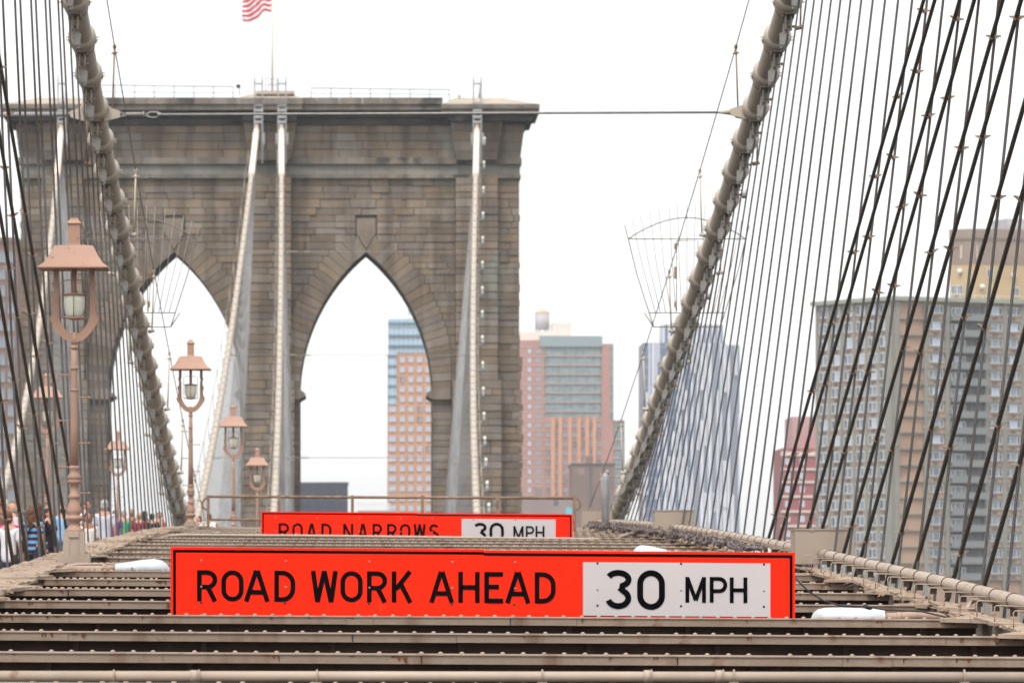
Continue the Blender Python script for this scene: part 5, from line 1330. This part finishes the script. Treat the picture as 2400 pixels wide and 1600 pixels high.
def body_parts(bend):
    V = [(0, 0, .95), (0, 0, 1.12), (0, 0, 1.32), (0, .01, 1.44), (0, .0, 1.52), (0, -.01, 1.58)]; E = [(0, 1), (1, 2), (2, 3), (3, 4), (4, 5)]; r = [.135, .125, .145, .085, .052, .06]
    for s in (-1, 1):
        k = len(V); fx = -.16 if bend else -.03
        V += [(s*.16, .01, 1.41), (s*.225, .03, 1.15), (s*(.16 if bend else .245), fx, 1.02 if bend else .90), (s*(.13 if bend else .25), fx-.05, 1.02 if bend else .83), (s*.085, 0, .88), (s*.095, -.02, .49), (s*.1, .02, .10), (s*.11, -.12, .04)]
        E += [(3, k), (k, k+1), (k+1, k+2), (k+2, k+3), (0, k+4), (k+4, k+5), (k+5, k+6), (k+6, k+7)]; r += [.058, .042, .028, .03, .088, .057, .036, .036]
    me = skin(V, E, r); flat_torso(me); b = MB(); merge(b, me)
    b.ell((0, -.012, 1.625), .074, .094, .112, 14, 10); b.ell((0, -.03, 1.575), .058, .07, .06, 12, 7)          # skull, jaw
    b.prism([(-.014, 1.60), (.014, 1.60), (.006, 1.645), (-.006, 1.645)], -.125, -.09)                            # nose
    for s in (-1, 1):
        b.ell((s*.078, .0, 1.615), .012, .022, .032, 6, 5)                                                     # ears
        hx, hy, hz = V[9 if s < 0 else 17]
        for q in range(4):
            L_ = (.070, .080, .075, .058)[q]; y0 = hy+.028-.019*q
            b.tube([(hx, y0, hz-.02), (hx-s*.004, y0-.004, hz-.02-L_*.6), (hx-s*.02, y0-.006, hz-.02-L_)], [.010, .009, .007], 6)
        b.tube([(hx-s*.01, hy-.03, hz+.01), (hx-s*.025, hy-.055, hz-.025), (hx-s*.03, hy-.06, hz-.055)], [.012, .010, .008], 6)
    V = [(0, 0, .80), (0, 0, .95), (0, 0, 1.12), (0, 0, 1.32), (0, .01, 1.435)]; E = [(0, 1), (1, 2), (2, 3), (3, 4)]; r = [.165, .165, .152, .168, .095]
    for s in (-1, 1):
        k = len(V); V += [(s*.165, .01, 1.405), (s*.215, .025, 1.17)]; E += [(4, k), (k, k+1)]; r += [.078, .066]
    sh = skin(V, E, r); flat_torso(sh)
    V = [(0, 0, .95), (0, 0, 1.05)]; E = [(0, 1)]; r = [.155, .14]
    for s in (-1, 1): k = len(V); V += [(s*.088, 0, .86), (s*.097, -.02, .48), (s*.1, .02, .12)]; E += [(0, k), (k, k+1), (k+1, k+2)]; r += [.105, .075, .06]
    tr = skin(V, E, r); flat_torso(tr)
    sb = MB(); merge(sb, sh); tb = MB(); merge(tb, tr)
    return b, sb, tb
BP = [body_parts(False), body_parts(True)]
def cloth(name, c, c2=None, scale=8, **k): return mat(name, c, .85, c2 or tuple(x*.85 for x in c), scale, **k)
SKN = [mat('skin_tone', (.52, .27, .18), .5, (.45, .22, .15), 9), mat('skin_tan', (.36, .17, .10), .5, (.30, .14, .085), 9)]
JEANS = [cloth('dark_trousers', (.03, .03, .045)), cloth('blue_jeans', (.06, .09, .17)), cloth('khaki_trousers', (.28, .22, .15))]
FACE = mat('face_features', (.06, .03, .025), .5)
def striped_cloth():
    m = cloth('striped_shirt', (.055, .015, .025)); t_ = m.node_tree; N = t_.nodes; L = t_.links; tc = N.new('ShaderNodeTexCoord'); sp = N.new('ShaderNodeSeparateXYZ'); L.new(tc.outputs['Object'], sp.inputs[0])
    a = N.new('ShaderNodeMath'); a.operation = 'MULTIPLY'; a.inputs[1].default_value = 8.3; L.new(sp.outputs['Z'], a.inputs[0]); f_ = N.new('ShaderNodeMath'); f_.operation = 'FRACT'; L.new(a.outputs[0], f_.inputs[0])
    g = N.new('ShaderNodeMath'); g.operation = 'GREATER_THAN'; g.inputs[1].default_value = .52; L.new(f_.outputs[0], g.inputs[0]); mx = N.new('ShaderNodeMix'); mx.data_type = 'RGBA'
    mx.inputs['A'].default_value = (.055, .014, .028, 1); mx.inputs['B'].default_value = (.12, .30, .52, 1); L.new(g.outputs[0], mx.inputs['Factor']); L.new(mx.outputs['Result'], N['Principled BSDF'].inputs['Base Color']); return m
HAIR = {'brown': mat('brown_hair', (.085, .035, .016), .6, (.13, .055, .025), 30), 'dark': mat('dark_hair', (.012, .010, .010), .5), 'grey': mat('grey_hair', (.34, .32, .30), .7), 'blond': mat('blond_hair', (.42, .27, .12), .6)}
def person(px, ytop, d, shirt, hair, style, rz, label, sk=0, pose=0, trousers=0, extra=None):
    floor = zb(d)-1.08; ht = min(1.9, max(1.42, PZ(ytop, d)-floor)); k = ht/1.745
    t = thing('person', (PX(px, d), d, floor), label, 'person', None, math.radians(rz)); t.scale = (k, k, k)
    b, sb, tb = BP[pose]
    def add(nm, mb, m): o = bpy.data.objects.new(nm, mb.mesh(nm, m)); link(o); o.parent = t; return o
    add('body', b, SKN[sk]); add('shirt', sb, shirt); add('trousers', tb, JEANS[trousers])
    e = MB()
    for s in (-1, 1): e.ell((s*.03, -.098, 1.635), .012, .01, .006, 6, 4); e.box(s*.03-.017, s*.03+.017, -.104, -.09, 1.652, 1.657)
    e.box(-.022, .022, -.103, -.08, 1.566, 1.572); add('face', e, FACE)
    h = MB()
    if style == 'bald':
        h.ell((0, .012, 1.59), .083, .098, .06, 12, 6)
    else:
        h.ell((0, .018, 1.655), .084, .100, .095, 14, 9, z0=-.55)
        if style == 'long': h.ell((0, .06, 1.52), .098, .065, .19, 12, 8); h.ell((0, .05, 1.63), .092, .085, .11, 12, 8)
        elif style == 'bun': h.ell((0, .12, 1.66), .045, .045, .045, 8, 6)
        else: h.ell((0, .045, 1.60), .08, .07, .08, 12, 7)
    add('hair', h, HAIR[hair])
    s_ = MB()
    for s in (-1, 1): s_.ell((s*.107, -.05, .035), .05, .135, .045, 10, 6)
    add('shoes', s_, JEANS[0])
    if extra == 'pack': q = MB(); q.ell((0, .20, 1.2), .15, .11, .22, 10, 7); q.tube([(-.1, .12, 1.42), (-.12, -.05, 1.46), (-.12, -.15, 1.3), (-.14, .1, 1.05)], .022, 6); q.tube([(.1, .12, 1.42), (.12, -.05, 1.46), (.12, -.15, 1.3), (.14, .1, 1.05)], .022, 6); o = add('backpack', q, HAIR['dark'])
    if extra == 'raglan':
        q = MB()
        for s in (-1, 1): q.tube([(s*.07, -.02, 1.478), (s*.15, -.01, 1.475), (s*.23, .0, 1.40)], [.022, .03, .026], 8)
        add('shoulder_stripe', q, cloth('magenta_cloth', (.5, .02, .2)))
    if extra == 'strap': q = MB(); q.tube([(-.13, .03, 1.475), (-.02, .15, 1.3), (.12, .13, 1.05)], .02, 6); q.ell((.2, .08, .98), .08, .13, .14, 8, 6); add('shoulder_bag', q, HAIR['dark'])
    return t
wht = cloth('white_cotton', (.66, .63, .64)); 
person(20, 1198, 100, wht, 'brown', 'short', 165, 'person in a white shirt with magenta shoulders at the left edge', extra='raglan')
person(30, 1177, 118, cloth('pale_pink_polo', (.66, .52, .50)), 'grey', 'bald', -70, 'bald person in a pale pink polo shirt at the left edge', 0)
person(-3, 1160, 126, cloth('brown_shirt', (.2, .1, .06)), 'dark', 'short', 20, 'dark haired person cut by the left photo edge', 1)
person(77, 1186, 110, striped_cloth(), 'brown', 'long', 150, 'long haired person in a blue and maroon striped shirt', extra='strap')
person(89, 1177, 127, cloth('navy_top', (.02, .025, .05)), 'brown', 'long', 190, 'person with brown hair behind the striped shirt')
person(113, 1190, 119, cloth('black_jacket', (.015, .013, .02)), 'dark', 'short', 60, 'person in black with a dark backpack left of the lamp', extra='pack')
person(147, 1181, 138, cloth('denim_blue_shirt', (.20, .38, .60), (.26, .45, .66), 12), 'dark', 'bald', 175, 'balding person in a light blue denim shirt beside the lamp', extra=None, trousers=1)
person(206, 1200, 112, cloth('floral_shirt', (.68, .62, .58), (.66, .60, .56), 4, c3=(.45, .05, .03), c3_t=.6, c3_scale=9), 'dark', 'short', 15, 'smiling dark haired boy in a white floral shirt', 1)
person(200, 1172, 136, cloth('cream_top', (.62, .56, .52)), 'brown', 'bun', 70, 'brown haired person in a cream top just right of the lamp')
person(245, 1170, 124, cloth('pale_grey_tshirt', (.50, .49, .56), (.45, .44, .51), 5), 'grey', 'short', 172, 'grey haired person in a pale grey t-shirt seen from behind', trousers=2)
person(270, 1195, 165, cloth('purple_top', (.16, .05, .2)), 'dark', 'short', 20, 'dark haired person in purple beyond the grey t-shirt', 1)
person(291, 1196, 180, cloth('green_shirt', (.04, .34, .16)), 'dark', 'short', 10, 'dark haired person in a bright green shirt')
person(309, 1193, 183, cloth('dark_red_shirt', (.16, .02, .02)), 'dark', 'short', -10, 'dark haired person in a dark red shirt', 1)
person(326, 1200, 176, cloth('crimson_tank_top', (.22, .012, .03)), 'blond', 'long', 0, 'blond person in a crimson tank top facing the camera')
person(340, 1196, 195, cloth('dark_grey_top', (.05, .05, .055)), 'dark', 'long', 170, 'dark haired person in grey behind the crimson tank top', 1)
person(357, 1202, 180, cloth('black_tshirt', (.012, .012, .014)), 'dark', 'short', 185, 'person in a black t-shirt left of the inner cable')
person(374, 1199, 186, cloth('rose_shirt', (.55, .22, .22)), 'dark', 'short', 10, 'dark haired person in a rose shirt touching the inner cable')
person(466, 1208, 212, wht, 'brown', 'short', -60, 'person in white with a black backpack at the rusty railing', 0, 1, extra='pack')
person(491, 1203, 214, cloth('bright_white_tshirt', (.72, .71, .72)), 'brown', 'short', 150, 'person in a bright white t-shirt behind the railing post')
person(509, 1227, 225, cloth('olive_green_shirt', (.16, .24, .05)), 'brown', 'short', 30, 'person in an olive green shirt low behind the railing', 1)
person(526, 1236, 232, cloth('maroon_shirt', (.2, .05, .04)), 'dark', 'short', -40, 'person with dark hair low beside the third lamp', 1)

# ------------------------------------------------------------------ air
b = MB(); b.box(-2500, 2500, -450, 4500, -46, 90); o = b.obj('haze', [], loc=(0, 0, 0)); tag(o, 'thin pale haze in the air over the river and city', 'haze', kind='stuff')
hm = bpy.data.materials.new('haze_air'); hm.use_nodes = True; t_ = hm.node_tree; t_.nodes.clear(); vo = t_.nodes.new('ShaderNodeVolumePrincipled'); ou = t_.nodes.new('ShaderNodeOutputMaterial')
vo.inputs['Color'].default_value = (.97, .98, 1.0, 1); vo.inputs['Density'].default_value = 9.0e-5; t_.links.new(vo.outputs[0], ou.inputs['Volume']); o.data.materials.append(hm)
